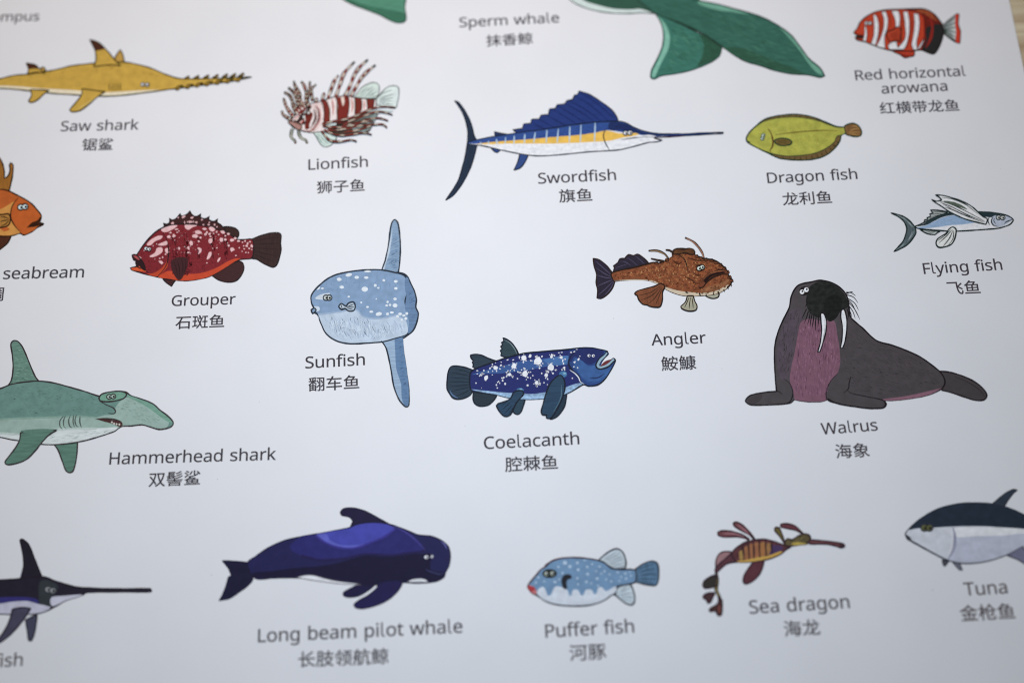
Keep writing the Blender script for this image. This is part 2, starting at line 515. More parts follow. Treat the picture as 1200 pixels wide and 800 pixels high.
GLYPHS = """
A 512 437 0,368 177,141 177,73 0,0 0,224 575,289 575,512 0;282 415,274 438,263 473,255 500,247 468,238 438,230 415,165 241,346 241
C 507 323 517,294 516,266 510,241 502,217 490,196 474,178 456,162 434,149 410,139 383,131 353,127 321,125 286,128 241,135 200,147 164,164 132,186 105,213 83,244 68,281 58,322 55,394 62,460 78,460 15,393 -2,312 -8,257 -4,208 8,166 28,130 56,101 90,78 131,62 178,52 230,49 287,51 329,57 369,67 406,81 440,99 471,120 499,145 523,174 543,206 559,242 571,281 578,324 581,409 572,482 547,453 486,394 508
D 585 536 292,533 231,521 177,501 131,474 91,439 58,399 33,351 15,297 4,237 0,78 0,78 573,254 573,309 569,359 558,404 540,443 516,476 484,502 446,521 401,533 350;460 289,457 337,449 379,435 415,416 444,391 469,361 487,327 500,287 508,244 511,150 511,150 62,228 62,299 68,357 87,402 119,434 164,454 220
F 416 150 0,78 0,78 573,398 573,398 509,150 509,150 306,383 306,383 243,150 243
G 584 326 302,524 302,524 22,431 -1,323 -8,267 -4,217 8,173 28,136 55,105 89,81 130,63 176,52 229,49 286,53 343,65 395,84 442,111 482,145 517,186 544,233 564,286 577,346 581,437 572,516 547,489 484,421 508,342 517,298 514,259 505,225 489,195 468,170 441,150 409,136 373,127 332,124 286,127 243,134 202,146 166,164 133,187 106,216 84,251 68,292 58,340 55,404 59,452 68,452 238,326 238
H 594 516 0,443 0,443 267,150 267,150 0,78 0,78 573,150 573,150 330,443 330,443 573,516 573
L 420 78 0,78 573,150 573,150 64,400 64,400 0
P 485 229 573,297 568,352 553,393 528,421 495,439 454,444 404,433 336,423 316,411 296,395 278,375 262,351 249,324 238,292 230,256 225,216 223,150 223,150 0,78 0,78 573;223 511,150 511,150 285,208 285,242 286,272 290,298 296,320 306,338 318,352 334,362 352,368 375,370 401,366 435,354 462,334 484,306 499,269 508
R 499 236 573,281 571,320 565,353 555,381 540,404 522,422 500,434 474,442 444,444 410,442 381,437 356,427 334,415 315,401 298,385 285,330 257,487 0,403 0,264 237,150 237,150 0,78 0,78 573;232 510,150 510,150 298,236 298,278 301,312 310,338 325,355 347,366 374,370 407,368 430,363 450,355 467,343 480,328 491,310 500,287 505,261 509
S 440 403 153,400 121,392 92,378 66,359 44,335 26,307 11,274 1,238 -6,198 -8,137 -5,83 4,41 19,41 88,113 65,201 55,228 56,252 60,273 66,290 74,305 85,316 98,324 113,329 129,330 147,329 164,325 180,318 194,308 207,295 218,277 230,196 265,131 294,85 330,57 375,48 435,51 464,58 490,71 513,89 533,110 550,136 563,165 573,197 579,231 581,318 572,389 549,366 487,302 508,229 517,207 516,187 513,169 507,155 499,142 489,133 478,126 464,122 450,121 434,122 416,126 400,133 386,143 373,156 362,172 351,246 318,332 279,353 264,371 247,385 228,395 206,401 181
T 446 259 0,187 0,187 509,8 509,8 573,437 573,437 509,259 509
W 746 735 573,583 0,510 0,399 375,389 410,380 443,373 471,370 488,367 471,361 443,352 409,342 373,234 0,161 0,10 573,85 573,174 223,183 186,190 151,196 118,201 87,206 119,213 154,222 191,232 227,333 573,407 573,512 225,523 187,532 151,538 117,544 87,550 129,560 175,572 224,660 573
a 450 231 437,279 433,318 422,347 403,368 375,381 338,385 293,385 0,334 0,320 61,317 61,279 22,234 -1,172 -8,148 -7,124 -2,103 6,84 16,68 30,55 48,45 68,39 92,37 119,43 159,59 192,87 219,127 238,179 251,243 257,316 259,316 285,313 317,306 342,293 359,275 371,253 378,227 380,163 370,106 347,84 400,151 426;252 208,204 203,167 195,141 182,124 165,113 144,110 119,112 97,120 79,132 66,148 56,167 51,188 49,223 52,253 62,279 79,299 103,311 134,315 172,315 210
b 493 139 461,138 410,135 373,139 373,153 390,169 405,189 419,213 429,240 435,272 437,322 431,365 412,401 381,428 338,444 283,449 215,447 168,439 127,427 91,410 61,390 36,365 17,337 3,306 -5,272 -8,240 -6,213 0,189 10,169 24,153 38,139 55,133 55,119 0,68 0,68 609,139 609;260 379,231 377,207 371,188 361,172 348,159 330,150 308,144 282,140 252,139 217,139 214,142 165,150 125,165 93,187 69,219 55,261 51,297 55,325 69,348 93,363 126,373 166,376 216,373 265,363 306,348 338,325 360,296 374
c 385 241 -8,204 -5,170 2,139 15,112 34,88 58,69 87,55 123,47 165,44 213,47 262,56 305,71 342,90 372,114 396,142 415,174 428,208 435,245 438,309 431,358 415,337 356,292 370,244 376,217 374,193 368,172 358,155 343,141 325,131 303,123 277,119 247,117 213,119 181,123 152,131 126,141 104,155 86,172 71,191 61,214 55,240 53,302 60,351 78,351 15,304 -2
d 493 221 -8,171 -2,128 17,92 48,65 91,49 146,44 214,49 282,66 338,93 381,128 413,171 432,221 438,280 429,323 407,354 374,359 374,356 405,354 438,354 609,425 609,425 0,368 0,358 58,354 58,323 24,279 1;232 51,273 55,305 67,328 88,343 117,352 154,355 200,355 213,352 263,343 304,329 336,306 360,274 375,231 379,196 374,168 359,146 334,130 300,120 260,117 213,120 165,130 125,146 93,168 69,197 55
e 452 234 438,269 435,301 427,329 414,354 396,374 373,390 346,402 315,409 281,411 244,411 201,117 201,122 157,134 119,154 90,181 69,215 56,254 52,327 60,392 82,392 20,327 -1,251 -8,212 -5,176 3,143 17,114 36,90 61,70 91,56 126,47 167,44 212,47 257,55 297,68 333,86 364,108 390,134 411,164 426,198 435;233 380,202 377,175 366,154 348,137 323,125 293,119 257,338 257,336 281,333 302,326 322,318 338,306 353,292 364,276 373,256 378
f 276 266 375,158 375,158 0,87 0,87 375,12 375,12 408,87 432,87 457,89 492,95 522,104 547,116 568,132 585,152 597,174 606,199 612,227 613,274 609,310 599,292 544,262 552,228 556,206 553,189 545,175 532,166 513,160 489,158 458,158 430,266 430
g 493 221 438,248 436,273 431,297 422,319 409,338 393,355 373,359 373,369 430,425 430,425 -7,423 -46,416 -80,404 -109,388 -135,367 -155,341 -172,310 -183,274 -190,233 -192,147 -186,78 -165,78 -100,149 -125,237 -134,271 -130,300 -119,324 -101,341 -77,352 -48,355 -13,355 4,356 32,358 57,354 57,338 37,320 21,299 8,275 -1,250 -6,221 -8,170 -2,126 18,91 51,65 95,49 149,44 214,49 278,65 332,91 377,126 411,169 431;230 379,207 376,187 370,169 359,153 344,140 326,130 303,123 277,119 247,117 213,120 165,130 124,146 92,169 68,197 54,232 50,288 58,303 65,315 74,326 85,349 131,356 197,356 214,355 251,350 282,343 309,332 331,319 348,302 362,281 371,257 377
h 496 139 431,138 399,135 370,140 370,174 407,221 429,273 437,306 435,335 430,360 421,382 408,399 391,413 370,423 344,429 314,431 280,431 0,361 0,361 275,358 307,351 333,338 353,319 367,295 376,265 379,235 377,210 370,189 360,173 347,160 329,150 308,144 283,140 254,139 222,139 0,68 0,68 609,139 609
i 207 139 430,139 0,68 0,68 430;104 591,133 580,140 572,144 560,145 546,144 532,140 521,133 512,104 501,93 502,83 506,75 512,68 521,64 532,63 546,64 560,68 572,75 580,83 586,93 590
j 207 18 -192,-18 -190,-44 -183,-44 -126,-19 -132,9 -134,25 -132,39 -128,51 -120,61 -108,66 -90,68 -67,68 430,139 430,139 -64,137 -90,133 -113,126 -133,116 -151,103 -166,87 -177,67 -186,44 -191;63 546,64 560,68 572,75 580,83 586,93 590,104 591,133 580,140 572,144 560,145 546,144 532,140 521,133 512,104 501,93 502,83 506,75 512,68 521,64 532
k 428 138 291,137 257,135 221,138 221,152 240,172 264,189 285,326 430,409 430,235 246,421 0,336 0,187 200,138 158,138 0,68 0,68 609,138 609
l 250 68 609,68 120,74 62,92 24,124 2,160 -6,196 -3,214 3,208 42,188 39,160 42,136 56,124 80,120 125,120 609
m 750 540 438,584 434,621 421,649 401,669 371,681 330,685 280,685 0,615 0,615 277,613 308,606 333,594 353,577 367,555 376,528 379,490 374,460 362,438 342,423 315,414 280,411 237,411 0,342 0,342 277,332 333,325 347,315 359,303 367,289 374,272 377,253 379,227 377,204 370,185 360,170 347,158 329,150 308,144 283,140 255,139 223,139 0,68 0,68 430,125 430,136 371,140 371,173 409,217 431,266 438,298 436,325 430,349 420,369 406,386 388,398 366,402 366,418 388,438 406,461 420,486 430,512 436
n 496 275 438,322 434,361 421,391 401,413 371,426 330,431 280,431 0,361 0,361 275,358 307,351 333,338 353,319 367,295 376,265 379,222 374,189 361,166 338,151 308,142 269,139 223,139 0,68 0,68 430,125 430,136 371,140 371,175 409,222 431
o 485 442 216,440 181,436 150,428 121,417 95,404 71,388 51,369 33,348 18,324 7,299 -1,271 -6,241 -8,214 -6,188 -1,163 7,140 18,119 33,100 51,84 71,70 95,59 121,51 150,46 181,44 216,47 261,55 301,68 336,87 367,110 392,137 412,169 426,204 435,244 438,281 435,316 426,347 412,374 392,398 367,417 336,431 301,439 261;117 216,119 184,123 154,130 128,141 105,155 86,172 71,192 59,216 53,243 51,270 53,294 59,314 71,331 86,345 105,356 128,363 154,367 184,369 216,367 248,363 277,355 303,345 325,331 344,314 359,294 370,270 376,242 379,202 374,171 359,147 335,130 303,120 263
p 493 273 438,322 432,365 413,401 383,428 339,444 284,449 216,447 170,439 129,427 93,410 62,390 37,365 17,337 3,306 -5,272 -8,213 1,170 24,139 55,134 55,137 20,139 -16,139 -192,68 -192,68 430,126 430,136 371,139 371,170 405,213 429;260 379,233 377,210 371,190 362,174 349,161 333,152 313,145 289,141 261,139 229,139 216,140 182,144 152,150 126,159 103,172 85,188 70,208 59,233 53,261 51,286 53,308 60,326 72,341 88,354 108,364 131,371 157,375 186,376 217,373 262,363 302,348 334,325 359,296 374
r 331 269 438,295 437,319 433,310 368,287 372,264 374,217 363,176 334,149 289,139 229,139 0,68 0,68 430,126 430,134 351,137 351,170 395,214 426,231 433,249 437
s 384 348 119,346 92,339 69,327 49,311 32,292 18,268 6,241 -2,210 -6,176 -8,99 -1,42 19,42 83,104 60,178 49,211 51,236 57,256 66,269 79,277 94,280 112,271 141,239 167,174 196,103 228,84 239,69 252,57 266,48 283,43 302,41 324,46 358,61 386,85 408,118 425,157 435,202 438,275 430,339 409,315 353,258 372,197 380,171 379,149 374,131 366,118 356,111 343,108 328,119 298,154 274,219 246,289 215,306 203,321 191,333 176,341 159,346 140
t 289 212 50,245 53,272 59,272 5,240 -4,200 -8,178 -7,157 -3,138 4,120 13,104 27,91 44,82 66,76 93,74 125,74 375,13 375,13 409,75 437,103 528,144 528,144 430,269 430,269 375,144 375,144 127,146 103,153 83,163 69,177 58,193 52
u 496 427 430,427 0,370 0,359 57,356 57,321 20,273 -1,220 -8,187 -6,159 -1,134 8,112 21,95 38,81 59,71 85,65 114,63 148,63 430,135 430,135 153,137 122,145 96,158 76,176 62,200 53,230 51,260 53,285 59,306 69,323 82,336 100,345 121,352 146,356 175,357 206,357 430
v 407 163 0,0 430,75 430,167 176,180 137,193 96,201 63,204 63,214 96,227 138,241 176,332 430,407 430,244 0
w 630 346 243,336 276,328 308,321 335,316 357,313 357,308 335,302 307,294 275,284 242,207 1,127 1,9 431,82 431,141 201,153 154,163 109,169 73,172 73,178 97,185 128,193 160,201 188,277 431,354 431,428 188,440 149,451 109,457 74,460 74,466 108,477 153,489 201,549 431,621 431,502 1,419 1
y 409 1 430,76 430,169 185,184 144,196 105,205 68,209 68,224 121,245 186,333 430,409 430,224 -59,188 -130,173 -148,157 -164,138 -176,117 -185,94 -191,67 -192,34 -190,9 -186,9 -130,30 -133,56 -135,99 -126,130 -99,152 -59,174 -2
z 377 346 0,31 0,31 47,262 375,45 375,45 430,340 430,340 377,112 55,346 55
利 1000 593 721,593 169,666 169,666 721;838 821,838 20,835 5,827 -3,812 -6,659 -5,687 -81,767 -80,827 -76,868 -67,893 -50,908 -23,913 20,913 821;458 834,341 795,195 762,42 737,66 678,259 709,259 539,50 539,50 469,243 469,183 342,108 223,27 130,68 59,136 141,201 243,259 355,259 -78,333 -78,333 318,479 173,522 236,333 396,333 469,526 469,526 539,333 539,333 724,399 740,460 758,514 777
双 1000 836 691,804 538,758 401,700 281,653 405,616 543,589 691;493 763,493 691,518 691,551 512,596 350,653 206,578 115,494 42,402 -15,420 -34,438 -57,452 -79,540 -22,621 48,695 131,755 48,826 -23,908 -82,923 -59,943 -37,962 -18,877 39,803 113,742 200,792 289,834 388,870 498,898 619,919 752,870 766,857 763;73 544,138 464,202 378,264 290,226 211,184 140,138 78,88 24,35 -20,55 -37,74 -59,90 -79,174 0,249 98,313 214,349 156,380 101,404 51,468 102,436 161,396 227,349 298,393 433,427 584,451 752,403 766,390 763,64 763,64 691,371 691,352 578,327 472,297 373,129 586
子 1000 465 540,465 395,51 395,51 320,465 320,465 20,462 6,454 -1,438 -4,261 -2,293 -80,379 -79,444 -75,491 -66,522 -50,538 -23,543 19,543 320,953 320,953 395,543 395,543 501,660 569,774 649,873 734,816 777,799 772,151 772,151 698,716 698,638 640,551 585
带 1000 78 504,78 301,151 301,151 439,458 439,458 326,187 326,187 10,262 10,262 259,458 259,458 -80,535 -80,535 259,754 259,754 91,752 82,747 77,737 75,626 76,651 10,712 10,759 14,793 22,815 36,827 58,830 90,830 326,535 326,535 439,847 439,847 301,924 301,924 504;716 835,716 721,535 721,535 835,460 835,460 721,289 721,289 835,214 835,214 721,51 721,51 655,214 655,214 553,289 553,289 655,460 655,460 555,535 555,535 655,716 655,716 550,790 550,790 655,951 655,951 721,790 721,790 835
抹 1000 626 836,626 676,389 676,389 604,626 604,626 432,403 432,403 360,585 360,544 287,494 218,438 155,379 101,318 57,372 -2,465 76,552 177,626 294,626 -82,701 -82,701 300,766 186,841 85,920 6,975 63,888 142,808 245,742 360,932 360,932 432,701 432,701 604,954 604,954 676,701 676,701 836;183 840,183 638,44 638,44 567,183 567,183 352,28 310,50 237,183 277,183 8,181 -3,175 -8,164 -10,68 -10,91 -79,148 -78,190 -74,221 -65,242 -50,253 -27,256 8,256 299,383 338,374 408,256 373,256 567,370 567,370 638,256 638,256 840
斑 1000 408 809,466 660,536 685,520 729,499 780,475 830;29 93,45 21,341 105,331 173,221 143,221 389,311 389,311 457,221 457,221 695,329 695,329 764,42 764,42 695,154 695,154 457,53 457,53 389,154 389,154 125;633 419,633 351,748 351,748 26,583 26,583 -44,960 -44,960 26,818 26,818 351,926 351,926 419,818 419,818 702,950 702,950 771,620 771,620 702,748 702,748 419;329 507,453 261,405 152,345 56,271 -24,320 -76,387 -2,444 83,491 178,543 49,606 87,525 269,554 366,578 470,598 581,646 581,646 648,310 648,310 581,530 581,517 502,501 426,483 354,387 537
旗 1000 148 820,176 772,201 721,220 677,287 702,267 745,241 793,211 840;567 107,525 53,472 3,414 -39,468 -84,528 -35,586 23,634 85;720 72,779 21,837 -34,880 -83,935 -41,890 7,832 60,772 109;496 843,468 758,429 680,383 612,383 675,41 675,41 608,142 608,138 460,129 315,111 181,81 63,34 -34,54 -47,73 -64,88 -81,128 -5,157 83,179 182,193 288,202 400,308 400,300 184,290 62,275 11,268 3,260 -1,249 -2,175 1,183 -20,189 -44,193 -66,280 -66,302 -61,319 -51,334 -34,354 30,367 177,376 435,377 469,338 469,205 470,209 608,379 608,350 576,404 530,439 571,471 618,501 670,943 670,943 734,530 734,563 828;783 627,783 562,583 562,583 627,516 627,516 562,453 562,453 499,516 499,516 186,407 186,407 123,954 123,954 186,850 186,850 499,927 499,927 562,850 562,850 627;583 499,783 499,783 433,583 433;583 381,783 381,783 311,583 311;583 259,783 259,783 186,583 186
枪 1000 52 628,52 556,179 556,141 424,88 298,30 199,69 123,113 199,154 293,190 397,190 -79,263 -79,263 423,349 267,395 324,263 516,263 556,372 556,372 628,263 628,263 840,190 840,190 628;627 848,583 764,530 685,469 612,403 547,332 493,376 424,475 508,566 611,645 727,724 612,816 509,910 430,926 452,945 474,965 492,902 535,839 589,779 652,725 721,680 791,697 826;456 489,456 60,460 12,474 -22,499 -43,537 -54,591 -57,793 -57,842 -52,877 -34,901 0,915 53,923 128,900 135,875 146,854 158,850 96,844 54,832 29,815 16,789 13,596 13,568 14,548 18,536 26,531 40,529 60,529 419,751 419,746 321,739 263,728 237,720 231,710 229,697 228,588 233,598 213,604 190,608 168,731 168,755 171,775 179,791 194,807 235,817 319,823 460,824 489
棘 1000 71 566,71 277,134 277,134 503,232 503,232 354,203 279,167 208,125 142,79 84,29 37,67 -27,128 35,184 114,232 204,232 -79,298 -79,298 205,438 72,481 132,298 278,298 503,400 503,400 355,399 349,396 346,390 344,332 345,352 287,390 287,420 290,444 298,459 310,466 328,468 354,468 566,298 566,298 658,467 658,467 726,298 726,298 840,232 840,232 726,53 726,53 658,232 658,232 566;517 566,517 275,584 275,584 503,682 503,682 353,645 271,598 195,543 127,481 70,413 27,462 -29,545 34,619 117,682 216,682 -79,751 -79,751 213,799 131,857 52,922 -15,973 43,915 93,863 153,818 220,780 287,751 351,751 503,861 503,861 351,860 345,857 341,851 340,791 340,812 282,850 283,880 286,904 293,919 306,927 324,929 350,929 566,751 566,751 658,944 658,944 726,751 726,751 840,682 840,682 726,500 726,500 658,682 658,682 566
横 1000 544 88,488 45,416 4,340 -30,391 -81,467 -45,544 -1,610 48;723 43,793 2,862 -42,915 -82,972 -35,916 4,847 47,778 85;191 840,191 626,51 626,51 555,184 555,144 414,89 281,27 175,65 110,111 187,154 283,191 390,191 -79,261 -79,261 394,341 249,383 308,261 481,261 555,368 555,368 521,626 521,626 447,412 447,412 110,923 110,923 447,696 447,696 521,961 521,961 585,816 585,816 686,938 686,938 748,816 748,816 840,746 840,746 748,586 748,586 840,515 840,515 748,397 748,397 686,515 686,515 585,380 585,380 626,261 626,261 840;586 585,586 686,746 686,746 585;479 253,626 253,626 165,479 165;696 253,853 253,853 165,696 165;479 392,626 392,626 306,479 306;696 392,853 392,853 306,696 306
河 1000 32 499,217 390,259 452,73 554;62 -16,125 -67,187 35,249 147,307 257,252 306,189 189,122 77;79 772,266 659,310 719,310 704,811 704,811 30,808 13,798 3,780 0,581 2,611 -78,708 -77,781 -74,832 -64,863 -46,880 -17,885 29,885 704,964 704,964 777,310 777,310 721,122 826;370 565,370 131,439 131,439 201,686 201,686 565;439 496,616 496,616 269,439 269
海 1000 95 775,158 742,220 704,268 668,312 725,263 760,201 796,138 826;42 484,102 451,161 414,206 379,249 437,202 471,144 506,83 536;72 -22,137 -63,182 40,227 152,268 263,210 304,165 186,116 72;557 469,600 433,639 393,668 356,458 356,475 497,821 497,814 356,672 356,713 386,683 422,643 461,600 497;285 356,285 287,378 287,341 67,786 67,779 38,772 18,763 5,753 -4,742 -9,726 -10,608 -4,618 -25,625 -48,629 -69,755 -70,782 -65,805 -54,826 -34,838 -12,849 21,859 67,935 67,935 132,868 132,880 287,963 287,963 356,884 356,892 526,893 562,412 562,387 356;448 287,810 287,797 132,426 132;532 257,577 216,619 172,651 132,696 164,664 203,621 246,575 284;442 841,398 726,340 619,273 532,338 490,376 539,412 596,446 658,938 658,938 727,479 727,515 822
狮 1000 462 820,462 471,459 364,445 259,416 158,364 64,285 -21,328 -75,417 19,475 122,508 234,523 350,527 470,527 820;339 697,339 237,398 237,398 697;583 594,583 53,643 53,643 530,719 530,719 -80,787 -80,787 530,863 530,863 135,862 129,859 126,854 124,801 124,819 67,853 68,880 71,901 78,915 91,922 109,924 135,924 594,787 594,787 713,949 713,949 778,566 778,566 713,719 713,719 594;259 823,240 786,218 749,193 712,170 748,142 783,111 818,59 781,94 740,124 698,148 655,109 613,69 578,30 548,45 528,59 503,69 481,105 511,141 546,176 584,188 542,198 499,204 455,158 369,99 289,35 228,76 163,123 211,169 270,211 334,211 305,208 183,199 80,181 20,174 13,165 8,154 6,70 7,81 -15,88 -40,91 -64,184 -60,205 -54,222 -44,235 -30,254 11,267 69,275 141,279 220,280 304,276 423,260 537,226 647,259 694,289 742,314 790
石 1000 66 764,66 691,353 691,311 583,257 477,191 376,114 284,25 206,77 149,137 200,193 256,244 319,244 -80,320 -80,320 -10,796 -10,796 -78,876 -78,876 428,317 428,364 514,405 602,439 691,936 691,936 764;320 62,320 356,796 356,796 62
红 1000 38 53,52 -25,401 52,393 123;59 424,82 432,132 440,230 453,186 395,148 351,122 322,91 290,65 268,41 257,66 184,102 196,197 214,402 247,399 313,177 282,260 376,340 479,415 588,348 630,280 522,144 510,207 602,267 704,321 809,246 840,191 721,135 620,95 559,73 530,53 509,34 499;409 60,409 -15,957 -15,957 60,722 60,722 671,936 671,936 746,423 746,423 671,641 671,641 60
翻 1000 510 615,537 546,560 476,576 415,629 434,612 493,588 562,560 630;734 618,761 550,784 480,799 421,853 437,836 495,812 564,784 630;402 737,346 600,313 600,313 753,479 781,438 833,328 813,193 796,55 785,73 733,249 746,249 600,49 600,49 541,223 541,168 474,102 413,36 366,68 301,84 312,84 -79,143 -79,143 -22,409 -22,409 -67,470 -67,470 320,94 320,148 368,201 424,249 485,249 338,313 338,313 487,460 357,498 416,323 541,483 541,483 600,405 600,460 718;100 710,140 600,193 617,151 723;253 125,253 38,143 38,143 125;308 125,409 125,409 38,308 38;253 179,143 179,143 261,253 261;308 179,308 261,409 261,409 179;493 199,528 147,647 278,647 6,646 -4,641 -8,632 -10,546 -10,555 -31,562 -55,566 -75,614 -74,651 -71,679 -63,697 -48,706 -26,709 6,709 793,512 793,512 729,647 729,647 364;722 210,758 158,867 278,867 8,866 -3,860 -8,851 -10,762 -9,785 -77,834 -76,872 -72,900 -64,919 -49,929 -26,932 7,932 792,733 792,733 728,867 728,867 363
肢 1000 634 840,634 683,408 683,408 613,634 613,634 462,424 462,424 393,460 393,503 289,557 196,622 113,544 60,461 18,374 -13,390 -33,404 -57,416 -79,506 -43,593 4,674 61,747 4,830 -43,921 -79,935 -58,952 -35,970 -16,881 16,801 58,729 110,779 165,824 225,864 292,897 366,924 446,877 465,864 462,710 462,710 613,951 613,951 683,710 683,710 840;534 393,831 393,790 306,738 229,676 160,619 230,572 308;98 803,98 444,97 350,92 248,81 145,61 45,29 -46,90 -80,125 24,148 139,160 259,300 259,300 13,299 3,294 -2,284 -4,196 -3,216 -72,269 -71,308 -68,336 -59,355 -43,364 -20,367 13,367 803;166 735,300 735,300 569,166 569;166 500,300 500,300 329,164 329,166 444
腔 1000 707 553,775 490,842 425,895 369,944 419,889 472,821 535,753 594;577 593,521 528,455 466,384 415,430 358,506 418,579 491,642 569;82 803,82 444,81 350,76 248,65 145,45 45,14 -46,75 -80,110 24,132 140,144 260,283 260,283 11,281 1,276 -5,266 -7,172 -6,192 -71,246 -70,285 -66,314 -58,332 -43,341 -21,344 10,344 803;150 735,283 735,283 565,150 565;150 501,283 501,283 325,148 325,150 444;388 20,388 -47,956 -47,956 20,701 20,701 271,903 271,903 338,439 338,439 271,625 271,625 20;599 825,642 722,384 722,384 547,454 547,454 656,883 656,883 557,955 557,955 722,721 722,669 842
航 1000 200 592,223 543,244 493,259 448,309 470,248 611;198 284,225 232,251 177,269 130,320 153,300 199,274 253,245 305;596 829,622 777,647 722,665 674,738 699,718 746,693 799,665 851;439 674,439 606,949 606,949 674;527 508,527 290,525 225,517 155,498 85,466 18,417 -43,475 -84,528 -17,563 58,584 137,594 215,597 289,597 441,769 441,769 49,771 -4,776 -34,788 -51,804 -61,822 -67,841 -69,886 -69,904 -68,920 -64,934 -57,945 -47,953 -33,959 -15,968 108,950 115,932 124,917 135,913 28,904 -1,884 -5,860 -5,844 -1,839 44,839 508;346 659,346 404,176 404,176 659;40 404,40 342,110 342,109 264,103 182,91 100,69 21,34 -50,92 -87,129 -11,153 75,167 166,174 257,176 342,346 342,346 9,344 0,339 -5,329 -7,236 -7,246 -27,254 -51,258 -72,312 -71,352 -68,381 -59,399 -44,409 -22,412 9,412 721,265 721,306 832,230 847,199 721,110 721,110 404
豚 1000 900 620,838 561,763 501,689 446,667 502,640 555,607 603,647 636,684 672,716 710,933 710,933 781,380 781,380 710,629 710,549 641,451 583,346 538,392 479,448 505,503 534,557 567,597 499,531 432,449 371,365 325,380 306,394 284,405 263,480 311,556 371,623 435,647 343,603 284,548 226,486 173,421 127,356 91,395 28,488 90,579 167,658 253,658 146,644 62,621 12,605 -4,588 -11,567 -13,490 -9,498 -31,504 -55,506 -77,581 -78,619 -74,649 -61,677 -37,704 10,723 83,731 174,726 277,708 384,761 419,782 324,808 233,839 149,876 76,918 17,973 79,930 133,892 201,860 280,833 366,813 456,950 567;93 803,93 443,92 350,88 248,78 145,61 44,33 -47,90 -79,122 25,141 140,152 259,280 259,280 13,278 3,273 -2,263 -4,173 -3,182 -25,189 -50,193 -72,247 -71,286 -67,315 -58,333 -42,343 -19,346 13,346 803;157 735,280 735,280 569,157 569;157 500,280 500,280 329,155 329,157 444
象 1000 341 844,303 793,254 740,195 687,128 637,52 590,70 576,88 557,102 538,160 575,160 411,328 411,248 369,160 336,65 310,103 254,199 285,290 323,373 370,441 318,340 261,219 212,98 177,140 124,257 163,376 217,479 280,520 226,450 177,366 132,273 91,177 56,84 30,129 -27,273 24,419 92,546 173,558 131,560 93,554 60,541 33,520 13,499 3,475 -2,450 -3,355 1,365 -21,372 -45,375 -68,463 -70,501 -68,535 -58,569 -40,603 -8,625 36,633 89,627 148,605 211,660 237,690 179,730 120,779 63,837 12,903 -29,917 -6,935 17,953 36,889 70,834 113,787 162,749 215,719 268,861 351,801 396,735 351,656 304,578 261,539 312,488 362,425 407,430 411,849 411,849 636,582 636,611 671,637 707,660 743,609 777,597 773,377 773,420 828;324 713,554 713,492 636,241 636;231 578,495 578,470 539,440 503,407 470,231 470;566 578,775 578,775 470,492 470,519 503,544 539
车 1000 168 321,187 329,224 334,276 336,507 336,507 184,61 184,61 110,507 110,507 -80,586 -80,586 110,942 110,942 184,586 184,586 336,858 336,858 407,586 407,586 560,507 560,507 407,250 407,292 473,335 545,376 622,924 622,924 695,412 695,468 822,383 845,323 695,77 695,77 622,289 622,210 478,184 439,162 412,140 398
金 1000 198 218,235 156,268 90,291 34,356 62,333 118,299 182,260 242;733 243,702 181,665 115,628 57,685 33,724 87,765 150,804 215;499 849,432 764,347 687,249 621,142 565,30 522,50 501,68 477,82 453,136 474,189 499,241 526,241 470,458 470,458 334,113 334,113 265,458 265,458 18,68 18,68 -51,934 -51,934 18,537 18,537 265,888 265,888 334,537 334,537 470,758 470,758 533,812 504,866 478,919 457,972 522,879 557,784 603,693 658,612 718,544 782,569 818;746 540,266 540,351 596,430 659,501 729,574 661,657 597
锯 1000 513 735,856 735,856 608,513 608;513 545,681 545,681 430,512 430,513 492;517 241,517 -79,585 -79,585 -44,849 -44,849 -76,921 -76,921 241,752 241,752 365,952 365,952 430,752 430,752 545,926 545,926 799,443 799,443 491,441 391,434 282,418 171,389 63,343 -35,403 -73,442 5,470 92,490 182,503 275,510 365,681 365,681 241;585 20,585 178,849 178,849 20;183 838,144 747,93 664,34 596,72 526,107 564,140 608,171 655,377 655,377 726,211 726,250 818;61 344,61 275,195 275,195 75,185 31,163 -1,141 -21,180 -73,204 -51,264 -9,390 73,372 138,262 70,262 275,382 275,382 344,262 344,262 479,358 479,358 547,108 547,108 479,195 479,195 344
长 1000 769 818,710 757,640 699,563 647,480 600,395 561,458 500,540 544,624 596,704 655,779 719,844 786;56 449,56 374,248 374,248 55,241 23,226 3,207 -7,219 -27,230 -52,238 -74,275 -58,370 -29,574 27,567 97,326 38,326 374,483 374,539 257,610 155,696 69,797 0,914 -51,929 -26,948 -1,967 20,858 61,762 119,681 191,613 276,561 374,944 374,944 449,326 449,326 835,248 835,248 449
领 1000 695 508,690 325,673 187,633 88,560 17,442 -32,456 -47,470 -67,480 -84,607 -28,687 52,732 163,752 312,758 508;726 94,796 36,865 -25,918 -78,966 -32,912 20,842 79,771 134;205 548,242 508,277 465,304 427,354 462,328 498,292 538,254 577;531 612,531 140,599 140,599 554,851 554,851 142,921 142,921 612,727 612,768 718,950 718,950 784,506 784,506 718,697 718,660 612;266 841,234 769,194 697,146 626,93 562,34 505,86 458,157 531,220 613,275 703,343 630,406 556,453 491,499 544,447 610,378 687,305 762,331 823;101 386,101 320,363 320,326 250,285 180,244 118,167 187,117 149,195 76,269 -1,326 -70,380 -25,292 72,350 160,408 261,456 361,408 390,396 386
